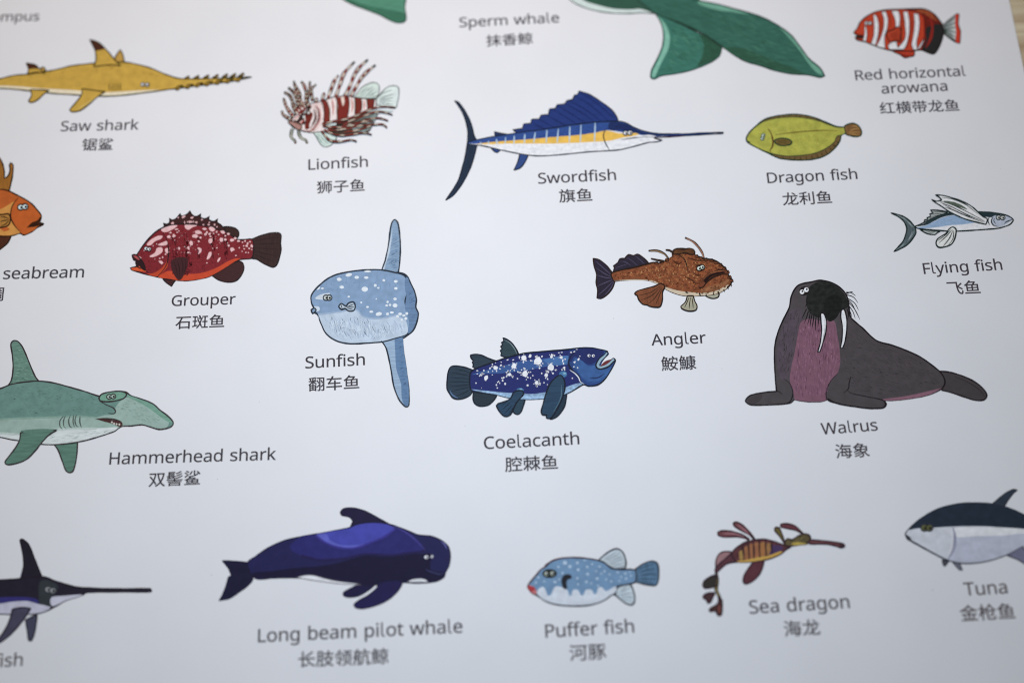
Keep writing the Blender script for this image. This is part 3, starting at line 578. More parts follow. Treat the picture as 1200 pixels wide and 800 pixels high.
飞 1000 863 705,806 641,738 574,667 512,659 781,67 781,67 703,584 703,596 446,623 237,672 80,747 -18,856 -52,893 -45,921 -24,940 15,953 74,961 156,942 167,921 183,902 200,896 105,882 46,859 25,801 42,755 92,719 172,693 279,675 410,761 359,841 306,903 258,943 318,879 365,797 417,710 466,786 529,862 598,932 668
香 1000 279 110,733 110,733 16,279 16;279 166,279 255,733 255,733 166;205 316,205 -80,279 -80,279 -44,733 -44,733 -78,810 -78,810 316;778 833,598 798,372 773,138 757,157 693,460 714,460 610,57 610,57 542,380 542,322 487,256 436,185 390,111 351,37 321,87 260,168 298,249 347,327 405,398 469,460 538,460 343,538 343,538 537,602 472,675 411,754 356,835 309,916 272,929 292,947 314,965 332,842 385,723 458,620 542,944 542,944 610,538 610,538 722,646 736,746 753,835 773
髻 1000 822 836,744 788,650 745,554 713,600 663,700 701,799 751,884 808;856 704,781 652,685 609,584 576,627 525,734 564,835 615,918 678;887 566,840 527,779 493,709 464,631 442,550 425,589 369,677 391,759 419,834 453,899 494,951 541;95 361,130 368,231 379,455 399,479 363,528 389,503 424,470 461,432 496,558 496,558 546,210 546,210 588,488 588,488 632,210 632,210 673,488 673,488 718,210 718,210 758,518 758,518 808,141 808,141 546,54 546,54 496,196 496,121 436,76 418;372 483,418 441,188 423,279 496,397 496;465 363,465 320,55 320,55 268,465 268,465 214,123 214,123 162,892 162,892 214,538 214,538 268,946 268,946 320,538 320,538 363;173 113,173 -79,244 -79,244 -54,754 -54,754 -79,827 -79,827 113;244 -6,244 64,754 64,754 -6
鮟 1000 372 153,397 101,418 45,433 -4,482 17,466 65,444 119,417 172;280 141,297 81,312 20,321 -34,370 -21,360 33,345 93,327 152;191 137,202 -50,253 -42,240 144;98 152,83 83,63 9,39 -56,92 -79,113 -13,132 62,148 132;650 821,696 713,478 713,478 526,540 526,540 647,884 647,884 527,948 527,948 713,710 713,760 733,709 841;802 370,784 288,759 217,727 156,594 238,643 370;655 607,601 438,463 438,463 370,578 370,515 210,685 103,624 53,550 14,463 -16,492 -79,588 -42,669 6,737 66,797 19,851 -27,894 -69,938 -10,893 31,839 75,778 120,816 191,845 274,867 370,960 370,960 438,667 438,725 598;147 362,241 362,241 259,147 259;295 362,384 362,384 259,295 259;147 523,241 523,241 422,147 422;295 523,384 523,384 422,295 422;263 586,140 586,195 694,313 694;180 842,147 745,98 642,33 545,50 533,67 517,82 501,88 509,88 196,445 196,445 586,328 586,353 632,377 680,397 728,355 759,343 755,220 755,246 831
鱇 1000 527 249,564 216,596 180,620 147,664 186,640 218,606 251,568 283;258 146,274 88,286 28,292 -25,339 -15,333 38,320 97,302 155;178 145,184 82,186 18,184 -38,235 -32,237 24,234 88,226 151;97 154,84 77,62 5,29 -53,79 -81,113 -17,135 61,148 142;850 432,850 361,746 361,746 432;639 821,659 796,675 770,688 743,457 743,457 362,455 265,447 163,428 64,384 170,339 154,358 112,375 68,386 30,422 43,388 -38,443 -74,477 4,500 92,513 185,519 277,521 362,521 681,685 681,685 606,559 606,559 553,690 553,690 485,524 485,524 432,690 432,690 361,556 361,556 307,688 307,688 163,490 41,523 -14,688 100,688 -10,687 -18,683 -21,674 -23,586 -23,607 -79,656 -79,694 -76,721 -69,739 -57,748 -38,751 -10,751 128,801 68,859 16,924 -22,969 29,908 58,852 97,803 145,846 176,890 211,932 248,885 284,773 184,751 219,751 307,910 307,910 432,956 432,956 485,910 485,910 606,751 606,751 681,948 681,948 743,764 743,750 774,729 806,705 835;850 485,746 485,746 553,850 553;294 690,250 587,143 587,187 690;164 840,136 739,92 631,32 529,84 488,91 498,91 200,408 200,408 587,315 587,379 726,335 754,323 750,207 750,230 831;149 366,221 366,221 259,149 259;272 366,348 366,348 259,272 259;149 528,221 528,221 423,149 423;272 528,348 528,348 423,272 423
鱼 1000 61 36,61 -35,940 -35,940 36;239 325,465 325,465 195,239 195;538 325,774 325,774 195,538 195;239 515,465 515,465 386,239 386;538 515,774 515,774 386,538 386;342 844,305 783,257 720,198 656,131 594,54 538,104 479,166 526,166 130,849 130,849 580,602 580,641 628,676 679,705 729,655 761,643 758,380 758,425 827;228 580,330 691,597 691,571 652,542 615,511 580
鲨 1000 59 4,59 -53,942 -53,942 4;130 794,279 718,319 767,169 837;56 679,197 611,235 662,92 724;447 801,412 731,369 666,320 611,380 572,430 632,477 705,515 782;71 459,111 404,291 564,266 619;586 840,586 572,655 572,655 840;342 338,596 338,541 291,270 291;426 413,357 429,290 373,195 319,78 273,118 221,175 244,175 49,842 49,842 291,628 291,695 353,654 387,640 383,396 383;245 151,470 151,470 91,245 91;540 151,770 151,770 91,540 91;245 249,470 249,470 191,245 191;540 249,555 249,560 243,570 249,770 249,770 191,540 191;776 662,724 596,641 549,535 517,412 497,280 487,318 425,357 429,485 447,605 474,710 515,795 572,852 649,896 584,958 620,916 679,858 743,796 801,738 770,778 732,816 692,851 650
鲷 1000 38 37,49 -31,401 27,399 88;454 798,454 399,453 311,447 217,433 123,408 33,369 -49,423 -84,465 3,492 100,508 203,515 304,517 399,517 738,859 738,859 11,857 -1,851 -7,840 -9,727 -9,749 -75,812 -74,858 -71,891 -62,911 -47,922 -24,925 10,925 798;658 713,658 622,560 622,560 568,658 568,658 469,544 469,544 415,829 415,829 469,716 469,716 568,815 568,815 622,716 622,716 713;569 343,569 28,622 28,622 86,808 86,808 343;622 291,756 291,756 138,622 138;304 694,244 583,132 583,193 694;180 841,145 745,93 643,25 547,76 506,80 511,80 148,397 148,397 583,307 583,337 629,366 679,391 728,351 757,337 753,219 753,247 831;134 338,211 338,211 208,134 208;264 338,341 338,341 208,264 208;134 523,211 523,211 395,134 395;264 523,341 523,341 395,264 395
鲸 1000 563 503,821 503,821 373,563 373;537 245,507 166,469 89,429 23,484 -16,525 56,566 140,601 227;789 225,828 146,864 64,891 -8,953 19,925 89,888 169,848 247;47 37,59 -31,419 28,416 88;624 825,669 725,449 725,449 657,943 657,943 725,748 725,734 764,715 805,693 845;494 571,494 305,661 305,661 4,660 -5,654 -9,645 -11,552 -10,575 -76,629 -76,670 -73,700 -65,720 -50,731 -29,734 2,734 305,894 305,894 571;318 694,257 583,143 583,202 694;186 841,151 745,101 643,34 547,87 505,87 149,415 149,415 583,324 583,408 726,366 757,352 753,227 753,255 831;147 339,227 339,227 209,147 209;278 339,353 339,353 209,278 209;147 523,227 523,227 395,147 395;278 523,353 523,353 395,278 395
龙 1000 596 777,662 727,727 675,778 628,829 675,777 720,711 771,644 818;810 476,753 383,683 295,602 215,602 530,944 530,944 601,423 601,438 837,359 840,346 601,54 601,54 530,338 530,313 388,273 265,216 160,137 71,34 -1,92 -65,200 19,283 119,344 237,387 373,415 530,526 530,526 153,457 105,384 63,308 26,360 -33,417 -4,472 28,526 63,530 17,543 -16,566 -37,603 -48,654 -51,844 -51,888 -46,919 -31,940 -2,954 42,961 104,938 111,913 122,892 134,889 85,883 52,874 31,860 21,840 18,660 18,635 19,618 23,608 32,603 45,602 65,602 120,709 218,802 328,879 447"""

sm = bpy.data.meshes.new('paper_sheet')
c4 = [(XL, YB), (xr(YB), YB), (xr(YT), YT), (XL, YT)]
vv = [(x, y, Z0) for x, y in c4] + [(x, y, Z0 - THICK) for x, y in c4]
sm.from_pydata(vv, [], [(0, 1, 2, 3), (7, 6, 5, 4), (0, 4, 5, 1), (1, 5, 6, 2), (2, 6, 7, 3), (3, 7, 4, 0)])
sm.materials.append(m_paper)
so = bpy.data.objects.new('paper_sheet', sm)
scene.collection.objects.link(so)
so.parent = POSTER

# ---------------------------------------------------------------- lettering
GL = {}
for row in GLYPHS.strip().split('\n'):
    ch, adv, rest = row.split(' ', 2)
    GL[ch] = (int(adv), [[tuple(map(int, p.split(' '))) for p in sp.split(',')] for sp in rest.split(';')])
TRACK = -10


def text_mesh(name, body, xl, yl, xr_, yr, parent, paper, cjk=False, col='413e46', vscale=None, raise_=0):
    """body set as outlines between the ink ends (xl, yl) and (xr_, yr) of its base line"""
    pen, items = 0, []
    for ch in body:
        if ch == ' ':
            pen += 260 + TRACK
            continue
        adv, sps = GL[ch]
        items.append((pen, sps))
        pen += adv + (0 if cjk else TRACK)
    xs0 = min(x for sp in items[0][1] for x, y in sp) + items[0][0]
    xs1 = max(x for sp in items[-1][1] for x, y in sp) + items[-1][0]
    ymin = min(y for _, sps in items for sp in sps for x, y in sp) if cjk else 0
    a, b = Vector(at(xl, yl)), Vector(at(xr_, yr))
    d = b - a
    sx = d.length / (xs1 - xs0)
    sy = (vscale or 1.0) * sx
    ux = d.normalized()
    uy = Vector((-ux.y, ux.x))
    cu = bpy.data.curves.new(name, 'CURVE')
    cu.dimensions = '2D'
    cu.fill_mode = 'BOTH'
    cu.resolution_u = 1
    for off, sps in items:
        for sp in sps:
            s = cu.splines.new('POLY')
            s.points.add(len(sp) - 1)
            for p, (x, y) in zip(s.points, sp):
                p.co = ((off + x - xs0) / 1000, (y - ymin) / 1000, 0, 1)
            s.use_cyclic_u = True
    tmp = bpy.data.objects.new('tmp', cu)
    scene.collection.objects.link(tmp)
    dg = bpy.context.evaluated_depsgraph_get()
    me = bpy.data.meshes.new_from_object(tmp.evaluated_get(dg))
    bpy.data.objects.remove(tmp)
    bpy.data.curves.remove(cu)
    z = Z0 + 2 * LAYER
    edge = Mesh()
    ew = (0.022 if cjk else 0.016) * 1000 * sx

    def pg(x, y):
        p = a + ux * ((x - xs0) * sx) + uy * ((y - ymin) * sy)
        return p.x, p.y
    for off, sps in items:
        for sp in sps:
            edge.ring([pg(off + x, y) for x, y in sp], ew, z + LAYER, ink(col, paper))
    for v in me.vertices:
        p = a + ux * (v.co.x * 1000 * sx) + uy * (v.co.y * 1000 * sy)
        v.co = (p.x, p.y, z)
    me.update()
    if len(me.polygons) and me.polygons[0].normal.z < 0:
        me.flip_normals()
    me.name = name
    me.materials.clear()
    me.materials.append(ink(col, paper))
    n0 = len(me.vertices)
    V = [tuple(v.co) for v in me.vertices] + edge.v
    F = [tuple(p.vertices) for p in me.polygons] + [tuple(i + n0 for i in f) for f in edge.f]
    me.clear_geometry()
    me.from_pydata(V, [], F)
    me.update()
    o = bpy.data.objects.new(name, me)
    scene.collection.objects.link(o)
    o.parent = parent
    return o


def caption(label, english, chinese, paper='d8dce3'):
    c = bpy.data.objects.new('caption', None)
    scene.collection.objects.link(c)
    c.parent = POSTER
    c['label'] = label
    for body, xl, yl, x2, y2 in english:
        text_mesh('english_text', body, xl, yl, x2, y2, c, paper, vscale=EN_V)
    for body, xl, yl, x2, y2 in chinese:
        text_mesh('chinese_text', body, xl, yl, x2, y2, c, paper, cjk=True, vscale=CN_V)


EN_V, CN_V = 0.945, 0.92
caption('caption reading Hammerhead shark', [('Hammerhead shark', 128, 544, 323, 538.5)], [('双髻鲨', 174, 570.4, 234.4, 567.6)], 'd2d3dc')
caption('caption reading Saw shark', [('Saw shark', 71, 154, 162, 152)], [('锯鲨', 95.6, 176.8, 131.8, 176)])
caption('caption reading Grouper', [('Grouper', 201, 358.6, 275.7, 356.3)], [('石斑鱼', 205.3, 385.7, 262.5, 383.6)])
caption('caption reading Swordfish', [('Swordfish', 631, 215.4, 722, 211)], [('旗鱼', 655.8, 237.6, 694.3, 235.8)])
caption('caption reading Long beam pilot whale', [('Long beam pilot whale', 302.5, 752, 542, 740.6)], [('长肢领航鲸', 349.7, 781.6, 455.2, 777.4)], 'c3c8d2')
caption('caption reading Coelacanth', [('Coelacanth', 567.5, 526, 679, 520.2)], [('腔棘鱼', 592.3, 552.8, 653.9, 549.4)])
caption('caption reading Walrus', [('Walrus', 963.4, 509, 1029, 504)], [('海象', 980.3, 537, 1019.6, 535)], 'bcc6cf')
caption('caption reading Sea dragon', [('Sea dragon', 879, 718.6, 996, 711.8)], [('海龙', 920, 745.5, 961.6, 743)], 'aeb9c4')
caption('caption reading Dragon fish', [('Dragon fish', 899.8, 214.7, 1005, 209.8)], [('龙利鱼', 918, 241, 975.3, 238.3)])
caption('caption reading Red horizontal arowana', [('Red horizontal', 1003, 94.3, 1132, 89), ('arowana', 1033.6, 110, 1110.7, 106.5)], [('红横带龙鱼', 1032, 134.1, 1124.8, 130.3)], 'cccdd0')
caption('caption reading Flying fish', [('Flying fish', 1083, 321, 1175, 316)], [('飞鱼', 1111.4, 345.2, 1149.4, 343.5)], 'bcc4cd')
caption('caption reading Puffer fish', [('Puffer fish', 639.7, 746.6, 743.3, 740.4)], [('河豚', 668.2, 774, 710.8, 771.6)], 'bcc4d0')
caption('caption reading Sperm whale', [('Sperm whale', 538.7, 32.2, 655.3, 26.5)], [('抹香鲸', 570.2, 55, 624.5, 51.8)])
caption('caption reading Lionfish', [('Lionfish', 361.5, 199.2, 431, 195.5)], [('狮子鱼', 371.4, 227, 427.3, 224.1)])
caption('caption reading Sunfish', [('Sunfish', 358, 431.5, 427.5, 427.5)], [('翻车鱼', 361.7, 458.6, 421, 455.3)])
caption('caption reading Angler', [('Angler', 763.8, 404.8, 827.5, 401.8)], [('鮟鱇', 775.8, 434.5, 816.2, 432.6)])
caption('caption reading Tuna', [('Tuna', 1131, 697.5, 1181, 694.5)], [('金枪鱼', 1126.6, 727.6, 1190.3, 724.4)], '9faab8')
caption('caption ending in seabream', [('seabream', 3.4, 327, 97.8, 325)], [('鲷', -15.5, 353.2, 3.2, 352.6)], 'd2d2d8')
caption('caption ending in mpus', [('Hippocampus', -67, 26.5, 45.5, 24.5)], [], 'c6c6ca')
caption('caption ending in ish at the lower left corner', [('Swordfish', -71, 784.5, 26, 779.5)], [], 'a9adbb')
# ---------------------------------------------------------------- saw shark
A = Art('saw_shark_picture', 'printed yellow saw shark with toothed snout and dark fin tips', 0, 30, 3.871, line='2b2a18', lw=1.3)
A.p('fin').f('518,165 524,142 545,110* 556,130 561,172', 'bb9540')
A.p('fin').f('180,212 183,200 193,189 205,198 204,216', 'bb9540')
for i, x in enumerate((846, 890, 935, 978, 1020, 1057, 1094)):
    y = 239 - i * 2.2
    A.p('tooth').f(f'{x-14},{y+5} {x-2},{y-3} {x+8},{y-10} {x+14},{y-7} {x+6},{y+4}', '8a6b26', 1.2)
A.p().f('-130,270 0,243 60,228 130,222 200,211 260,200 320,185 380,177 430,172 500,168 570,168 620,177 680,193 740,218 790,236 830,243 900,243 1000,241 1080,236 1142,235* 1100,245 1040,256 950,268 880,277 820,285 760,292 680,303 600,313 530,320 460,322 400,320 330,315 260,311 200,305 130,297 60,290 0,286 -130,285', 'c5a13a', kind='soft')
A.n('-100,284 0,284 60,287 130,293 200,302 260,308 330,312 400,317 460,319 530,317 600,310 680,300 730,293* 660,294 560,300 470,304 400,300 330,294 260,290 180,286 100,278 0,274 -100,276', 'ddd5bb')
A.hatch('0,246 200,216 320,190 560,174 740,224 790,240 640,222 400,212 200,232', 240, 18, 0.05, 0.7, 'b08d31', 0.35)
A.hatch('40,262 320,230 700,250 600,290 200,280', 130, 16, 0.0, 0.7, 'c9a548', 0.5)
A.p('dorsal_fin').f('424,188* 434,165 436,140 430,110 408,66* 450,80 490,120 522,158 548,184* 500,180', 'c5a13a', kind='soft')
A.n('409,69* 448,82 478,108* 455,113 434,118* 428,100', '4c2d22')
A.p('dorsal_fin').f('124,222* 130,202 120,172* 160,180 182,200 206,218* 165,214', 'c5a13a')
A.n('122,174* 160,182 178,198* 150,197 133,200*', '4c2d22')
A.p('pelvic_fin').f('138,292* 144,316 131,345 146,350 172,338 200,312 224,295*', 'c5a13a', kind='soft')
A.p('pectoral_fin').f('373,288* 371,315 345,350 317,384 327,393 362,388 400,362 440,327 477,302*', 'c5a13a', kind='soft')
A.l('345,386 400,352 450,316', 0.7, 'd8c67c')
A.p('gill').ls('499,262 495,280 501,299/512,263 508,281 514,299/524,262 520,281 527,300/536,261 533,281 539,300/548,260 545,280 550,298', 1.0)
A.eyes(648, 269, 669, 270, 7.5)
for i, x in enumerate((818, 864, 908, 952, 998, 1045, 1092)):
    y = 280 - i * 6.2
    A.p('tooth').f(f'{x+16},{y-5} {x+2},{y+2} {x-10},{y+14} {x-20},{y+14} {x-18},{y+4} {x-6},{y-5}', 'a07f2c', 1.3)
A.done()

# ---------------------------------------------------------------- lionfish
A = Art('lionfish_picture', 'printed red and white striped lionfish with long banded spines', 385, 65, 11.94, line='1f2a26', lw=0.9)
A.p('dorsal_fin').f('360,585 400,540 450,465 520,415 600,385 660,385 705,420 712,480 695,550 660,600 560,605', 'c5d6d2', kind='soft')
A.ls('410,585 470,510 550,450/440,595 520,515 620,445/490,600 570,530 640,465/540,600 620,540 680,510/590,600 640,575 680,560', 0.9, '3d5a55')
A.p('tail').f('675,600 720,545 780,480 850,435 930,428 978,450 985,560 965,660 935,740 800,720 680,690', 'cddcdc', kind='soft')
A.ls('690,600 760,530 890,485/700,620 800,575 910,545/700,640 800,610 910,600/700,665 800,640 910,640/700,690 790,675 900,690', 0.9, '3d5a55')
A.z(325, 115, 13.34)
A.p('pelvic_fin').f('575,530 610,610 660,700 710,755 780,765 850,730 900,670 925,610 800,540', 'c3d6d2')
A.ls('610,560 670,660 740,740/640,560 720,650 800,720', 1.0, '6f8f88')
A.p('barbel').banded('240,480 222,530 215,600 240,640 275,670 285,715', 2.6, 3, '8b8f85', 'a7a99d', '8a5a55')
A.p('barbel').banded('335,500 340,560 370,620 420,650 450,665 465,715', 2.6, 3, '8b8f85', 'a7a99d', '80725a')
A.z(320, 60, 6.667)
A.p().f('125,552 160,505 220,445 280,415 340,402 400,385 480,360 560,352 640,362 720,375 800,378 808,400 800,440 740,480 680,540 600,600 520,640 440,645 380,632 300,638 230,628 160,600', 'e3d2d3')
A.p('stripe').n('378,395* 412,385* 440,450 443,520 440,580 395,580 402,500 395,440', '7b2c26')
A.n('490,362* 590,356* 596,420 585,500 565,600 505,610 502,500 505,420', '7b2923')
A.n('640,366* 688,372* 695,410 690,470 640,500 645,430', '742a24')
A.n('732,378* 792,380* 785,440 738,465 736,420', '742a24')
A.n('262,505 300,480 312,500 290,560 268,612* 250,612* 250,560', '7a3228')
A.n('500,560 600,560 680,510 640,580 540,630 440,640 480,590', '6d2b25', 'rough')
A.ls('378,395 402,440 400,500 395,580/412,385 440,450 443,520 440,580/490,362 506,420 502,500 505,610/590,356 596,420 585,500 565,600/640,366 645,430 640,500/688,372 695,410 690,470/732,378 736,420 738,465/792,380 785,440', 1.0, '35231c', (1, .6))
A.p('stripe').n('530,362* 555,360* 558,400 548,432 536,400', 'dcc9bf')
A.ls('462,375 470,440 468,500/612,372 622,430 615,480/712,390 714,430 710,460', 1.3, 'b5402f')
A.ls('425,392 438,460 438,540/500,365 498,450 500,540/634,370 640,430 636,490', 0.8, '6e5540')
A.p('outline').l('125,552 160,505 220,445 280,415 340,402 400,385 480,360 560,352 640,362 720,375 800,378 808,400', 1.2)
A.z(325, 115, 13.34)
A.p('face_stripe').n('440,255 535,255 520,330 500,420 500,480 440,492 430,430 440,340', '68261f', 'rough')
A.n('520,130 600,80 680,75 690,180 700,300 690,400 640,470 560,525 430,530 500,500 560,420 600,340 600,240 560,160', 'd8c4c4')
A.p('gill').ls('575,170 600,240 600,330 560,410 510,480/600,120 650,200 660,290 640,380 590,450 530,500', 1.5, '4d231f')
A.ls('560,190 585,260 580,340 540,420/590,140 630,210 640,300 615,380 560,450', 1.0, '2e2f2c')
A.l('600,110 655,190 668,280 655,370 610,440 560,495 500,525 430,520', 0.9, 'b0463a')
A.l('690,80 720,160 730,260 720,360', 0.9, '57231d')
A.p('face').n('260,370 300,300 380,230 400,180 470,130 520,120 535,160 500,190 530,240 440,262 420,330 440,400 400,420 330,400', '3c2a28', 'rough')
A.n('400,190 425,150 455,150 465,190 440,205', 'dccfd0')
A.n('265,345 330,285 350,290 300,360', 'd9c6c4')
A.n('345,385 395,350 412,355 375,410', 'd3aaa6')
A.l('375,410 400,365 420,350', 1.0, 'b03a30')
A.l('250,350 330,280 360,250', 0.9, 'b03a30')
A.d('490,235,20,1 422,222,30,.7 415,300,18,1.3 320,160,17,1.2 300,110,14 330,235,18,.7', 'c3c9c9')
A.d('425,222,11', '22302f')
A.p('jaw').f('170,380 190,345 250,370 330,395 380,430 388,470 360,500 310,495 240,440 175,395', 'a97f78', 1.1)
A.l('200,365 280,395 350,425 365,470', 0.8, '7c4f4a')
A.l('375,500 450,520 540,515 600,500', 1.1, '6b2c26')
A.z(320, 60, 6.667)
RB, CR = '85302a', 'd8cec4'
for s, w, n in (('430,372 455,300 480,235 512,192', 2.6, 6), ('490,362 525,260 560,170 638,86', 2.9, 9), ('560,360 600,280 635,190 680,125 742,70', 2.9, 11),
                ('605,362 645,290 690,215 740,160 802,112', 2.7, 11), ('385,392 392,360 402,328', 2.4, 3), ('338,408 338,390 344,368', 2.2, 2)):
    A.p('spine').banded(s, w * 0.9, n, RB, CR, '33332c', lw=0.85, duty=0.62)
for s, w, n in (('225,440 215,380 205,330 175,280 163,236', 3.0, 6), ('270,430 268,370 255,310 240,265 220,242', 2.9, 7), ('265,400 280,340 285,290 290,240', 2.3, 6),
                ('310,395 303,340 300,300 318,280 338,264', 2.2, 4), ('200,470 165,420 130,350 88,325', 2.8, 7), ('225,460 190,400 165,330 120,290', 3.0, 6),
                ('150,545 108,520 80,500 70,470', 3.1, 4), ('165,520 125,470 100,425 84,372', 3.2, 7), ('235,440 200,370 185,330 150,315', 3.0, 5),
                ('190,500 160,440 150,390 120,340', 2.6, 6), ('290,440 262,400 262,350 262,310', 3.0, 4), ('250,460 240,420 210,390 190,350', 3.0, 5)):
    A.p('tentacle').banded(s, w * 0.85, n * 2, RB if n % 2 else '6d332a', 'b9b7a8', '2a3632', lw=0.8)
A.p('forehead').n('185,470 230,440 262,450 240,480 210,500', '7c342c', 'rough')
A.d('230,455,9 205,470,7 190,490,7 250,440,6 215,500,5', 'd5cfcc')
A.p('pectoral_fin').n('430,600 560,560 680,500 790,470 820,500 790,560 740,640 600,655 480,650', '544038', 'rough')
A.n('740,480 800,465 940,470 900,485 780,495', 'b9c9cb')
A.n('600,590 700,530 790,490 815,520 790,560 750,620 680,640', '7d8f8e', 'rough')
A.ls('440,610 560,590 700,540 800,490/450,625 580,610 720,570 800,530/470,640 600,630 720,600 780,570/420,600 540,570 660,530 780,470', 1.2, '2a2522')
A.n('400,585 440,578 495,575 490,598 440,602', 'bcd0d2')
for s, n, in (('385,575 480,555 600,530 700,490 790,452 870,440 955,447', 13), ('420,600 520,590 620,545 730,505 800,482 870,485 935,505', 11),
              ('430,615 540,590 640,570 740,540 830,530 900,550', 10), ('430,630 560,615 680,590 790,580 860,580 892,605', 9), ('400,620 460,650 540,665 640,655 700,645 772,658', 9),
              ('380,630 410,670 440,700 480,712 540,712 610,700 655,712', 8), ('520,600 620,590 700,560 790,560', 5), ('560,640 660,625 740,600 790,575', 5), ('390,590 470,600 560,600 640,570', 6)):
    A.p('fin_ray').banded(s, 1.35, n, '83332b', 'cfc4b4', '6f3a33', lw=0.75, duty=0.45)
A.done()

# ---------------------------------------------------------------- sailfish captioned Swordfish
A = Art('sailfish_picture', 'printed blue and yellow sailfish with tall sail fin and long bill', 510, 90, 3.4286, line='1a2436', lw=1.3)
A.p('tail').f('78,97* 95,104 120,138 145,190 158,240 170,262* 160,310 140,370 112,425 72,478 42,496* 70,455 95,410 110,360 122,310 130,262* 130,215 118,165 98,125', '243348', kind='hair')
A.p('sail_fin').f('312,214* 350,208* 356,190* 384,188* 388,172* 418,170* 425,155* 455,152* 460,130* 483,128* 490,113* 520,110* 530,96* 552,92* 560,74* 572,72 578,58* 620,72 665,100 705,130 728,158 737,185* 640,195 500,208 380,225 330,226', '24397a', kind='scratch')
A.ls('578,62 640,100 720,168/556,78 620,112 700,182/536,98 600,130 680,190/520,108 580,140 650,190/490,116 550,152 620,196/470,130 520,160 580,198/440,150 490,178 540,204/415,170 450,190 490,208/385,180 410,196 450,214', 0.8, '141f4d')
A.p('pelvic_fin').f('332,294* 340,298 334,335 316,376* 340,368 360,345 372,320 378,298*', '2f4b87', kind='grain')
A.p('anal_fin').f('222,284* 240,303 250,306* 266,292*', '2f4b87')
A.p('finlet').f('240,238* 238,222* 255,226 290,232*', '27386c')
A.p().f('128,266 200,247 280,234 360,222 440,212 540,196 640,184 740,180 770,188 800,205 850,222 900,229 1000,230 1080,226 1157,224* 1157,229* 1080,233 1000,238 930,243 880,246 912,256* 890,262 860,264 800,280 740,294 690,298 620,302 540,310 460,317 400,318 340,310 270,296 190,278 140,272', 'dfe2ea')
A.p('back').n('132,266 200,249 280,236 360,224 440,214 540,198 640,186 740,182 770,190 800,207 850,224 900,231 1000,232 1080,228 1152,226* 1080,231 1000,236 930,240 870,241 810,232 760,225 690,216 640,226 560,236 480,242 400,250 320,256 240,262 170,270', '2f4f94', 'grain')
A.n('700,186 740,184 770,192 800,209 850,226 900,232 1000,234 1080,229 1152,226* 1080,231 1000,236 930,240 860,238 800,224 740,216 700,214', '20305f')
A.p('side_band').n('170,270 240,262 320,256 400,250 480,242 560,236 640,226 690,217 740,228 800,226 818,232 790,240 750,246 700,258 640,262 560,266 480,269 400,269 300,269 220,272', 'dfb444', 'soft')
A.hatch('640,192 740,190 760,215 700,222 560,238 400,252 400,235 540,205', 160, 14, -0.1, 0.6, '243f80', 0.3)
A.hatch('300,275 560,272 880,250 800,278 640,296 400,312', 120, 16, 0.0, 0.6, 'c3c9d4', 0.3)
A.p('stripe').ls('182,262 184,276/214,258 215,273/246,252 249,273/283,244 281,270/318,238 316,270/360,232 358,268/402,224 396,266/449,216 446,266/495,210 490,266/541,202 539,266/586,194 583,264/643,186 640,262', 1.5, 'a6c3dc', (0.7, 0.6))
A.p('gill').l('684,210 676,236 684,268 700,294', 1.6, '222531')
A.l('884,243 850,242 800,246 760,252 745,252', 1.1, '1d1f2c')
A.l('810,243 850,238 885,240', 2.0, 'e7e9ee')
A.l('880,246 940,243 1000,238', 1.0, '4b2233')
A.eyes(765, 227, 783, 226, 8)
A.p('outline').l('128,266 200,247 280,234 360,222 440,212 540,196 640,184 740,180 770,188 800,205 850,222 900,229 1000,230 1080,226 1157,224', 1.4)
A.l('912,256 890,262 860,264 800,280 740,294 690,298 620,302 540,310 460,317 400,318 340,310 270,296 190,278 140,272', 1.1, '3a3f4c')
A.done()

# ---------------------------------------------------------------- flatfish captioned Dragon fish
A = Art('flatfish_picture', 'printed yellow green flatfish with brown fringe fins', 860, 120, 6.156, paper='d2d7dd', line='1f3a2c', lw=1.4)
A.p('tail').f('795,180 820,160 860,152 900,170 921,210 915,240 880,248 840,242 805,228', '7b5a35', kind='hair')
A.ls('830,215 860,195 905,190/830,222 870,215 912,218/835,228 870,232 905,238/850,175 880,172 900,185', 0.9, 'b08a4c')
A.p('fringe_fin').f('90,262 110,220 160,170 220,125 300,100 380,90 440,87 520,95 600,118 680,150 740,175 790,180* 808,225* 775,238 765,280 720,340 660,385 580,410 500,418 400,414 320,402 250,368 160,325 100,290', '6c5734', kind='hair')
A.p().f('92,262 115,220 160,175 215,140 300,117 380,108 460,108 540,118 610,135 680,160 740,180 795,182* 806,222* 775,238 745,245 720,290 660,335 590,365 500,382 400,388 320,380 250,362 170,328 105,290', 'a6a93f', 0.9, kind='blotch')
A.ls('600,376 612,400/630,365 645,390/660,350 680,375/690,330 712,350/715,305 740,322/735,280 760,292/560,385 568,410/520,392 524,416/480,395 482,418/440,396 440,416/400,396 398,414/360,392 355,410/320,386 314,400', 0.9, '3a2c1a')
A.ls('300,118 310,104/340,110 348,96/380,106 386,92/420,104 424,90/460,104 464,92/500,108 506,96/540,114 550,100/580,124 592,110', 0.8, 'a3884e')
A.hatch('120,230 300,122 560,130 780,190 740,240 580,360 300,370 120,280', 260, 9, 0.2, 0.9, '979734', 0.8)
A.hatch('150,230 300,140 560,140 740,200 700,260 560,350 300,355 150,280', 160, 7, 0.2, 0.9, 'bcc056', 0.8)
A.p('side_line').l('298,236 400,222 520,210 640,204 750,207', 1.3, '6b5a20')
A.p('gill').l('245,190 268,225 282,280 278,320 260,350 268,362', 1.9, '5a3d1c')
A.p('pectoral_fin').f('290,282 310,266 350,260 395,268 418,288 405,306 360,314 315,306', '6b5a2c', kind='hair')
A.ls('312,285 360,280 400,288/318,295 360,295 395,300', 0.7, '3a2c1a')
A.eyes(212, 240, 205, 262, 11, white='bcd3c8')
A.p('mouth').l('96,275 108,288 120,286', 1.3)
A.done()

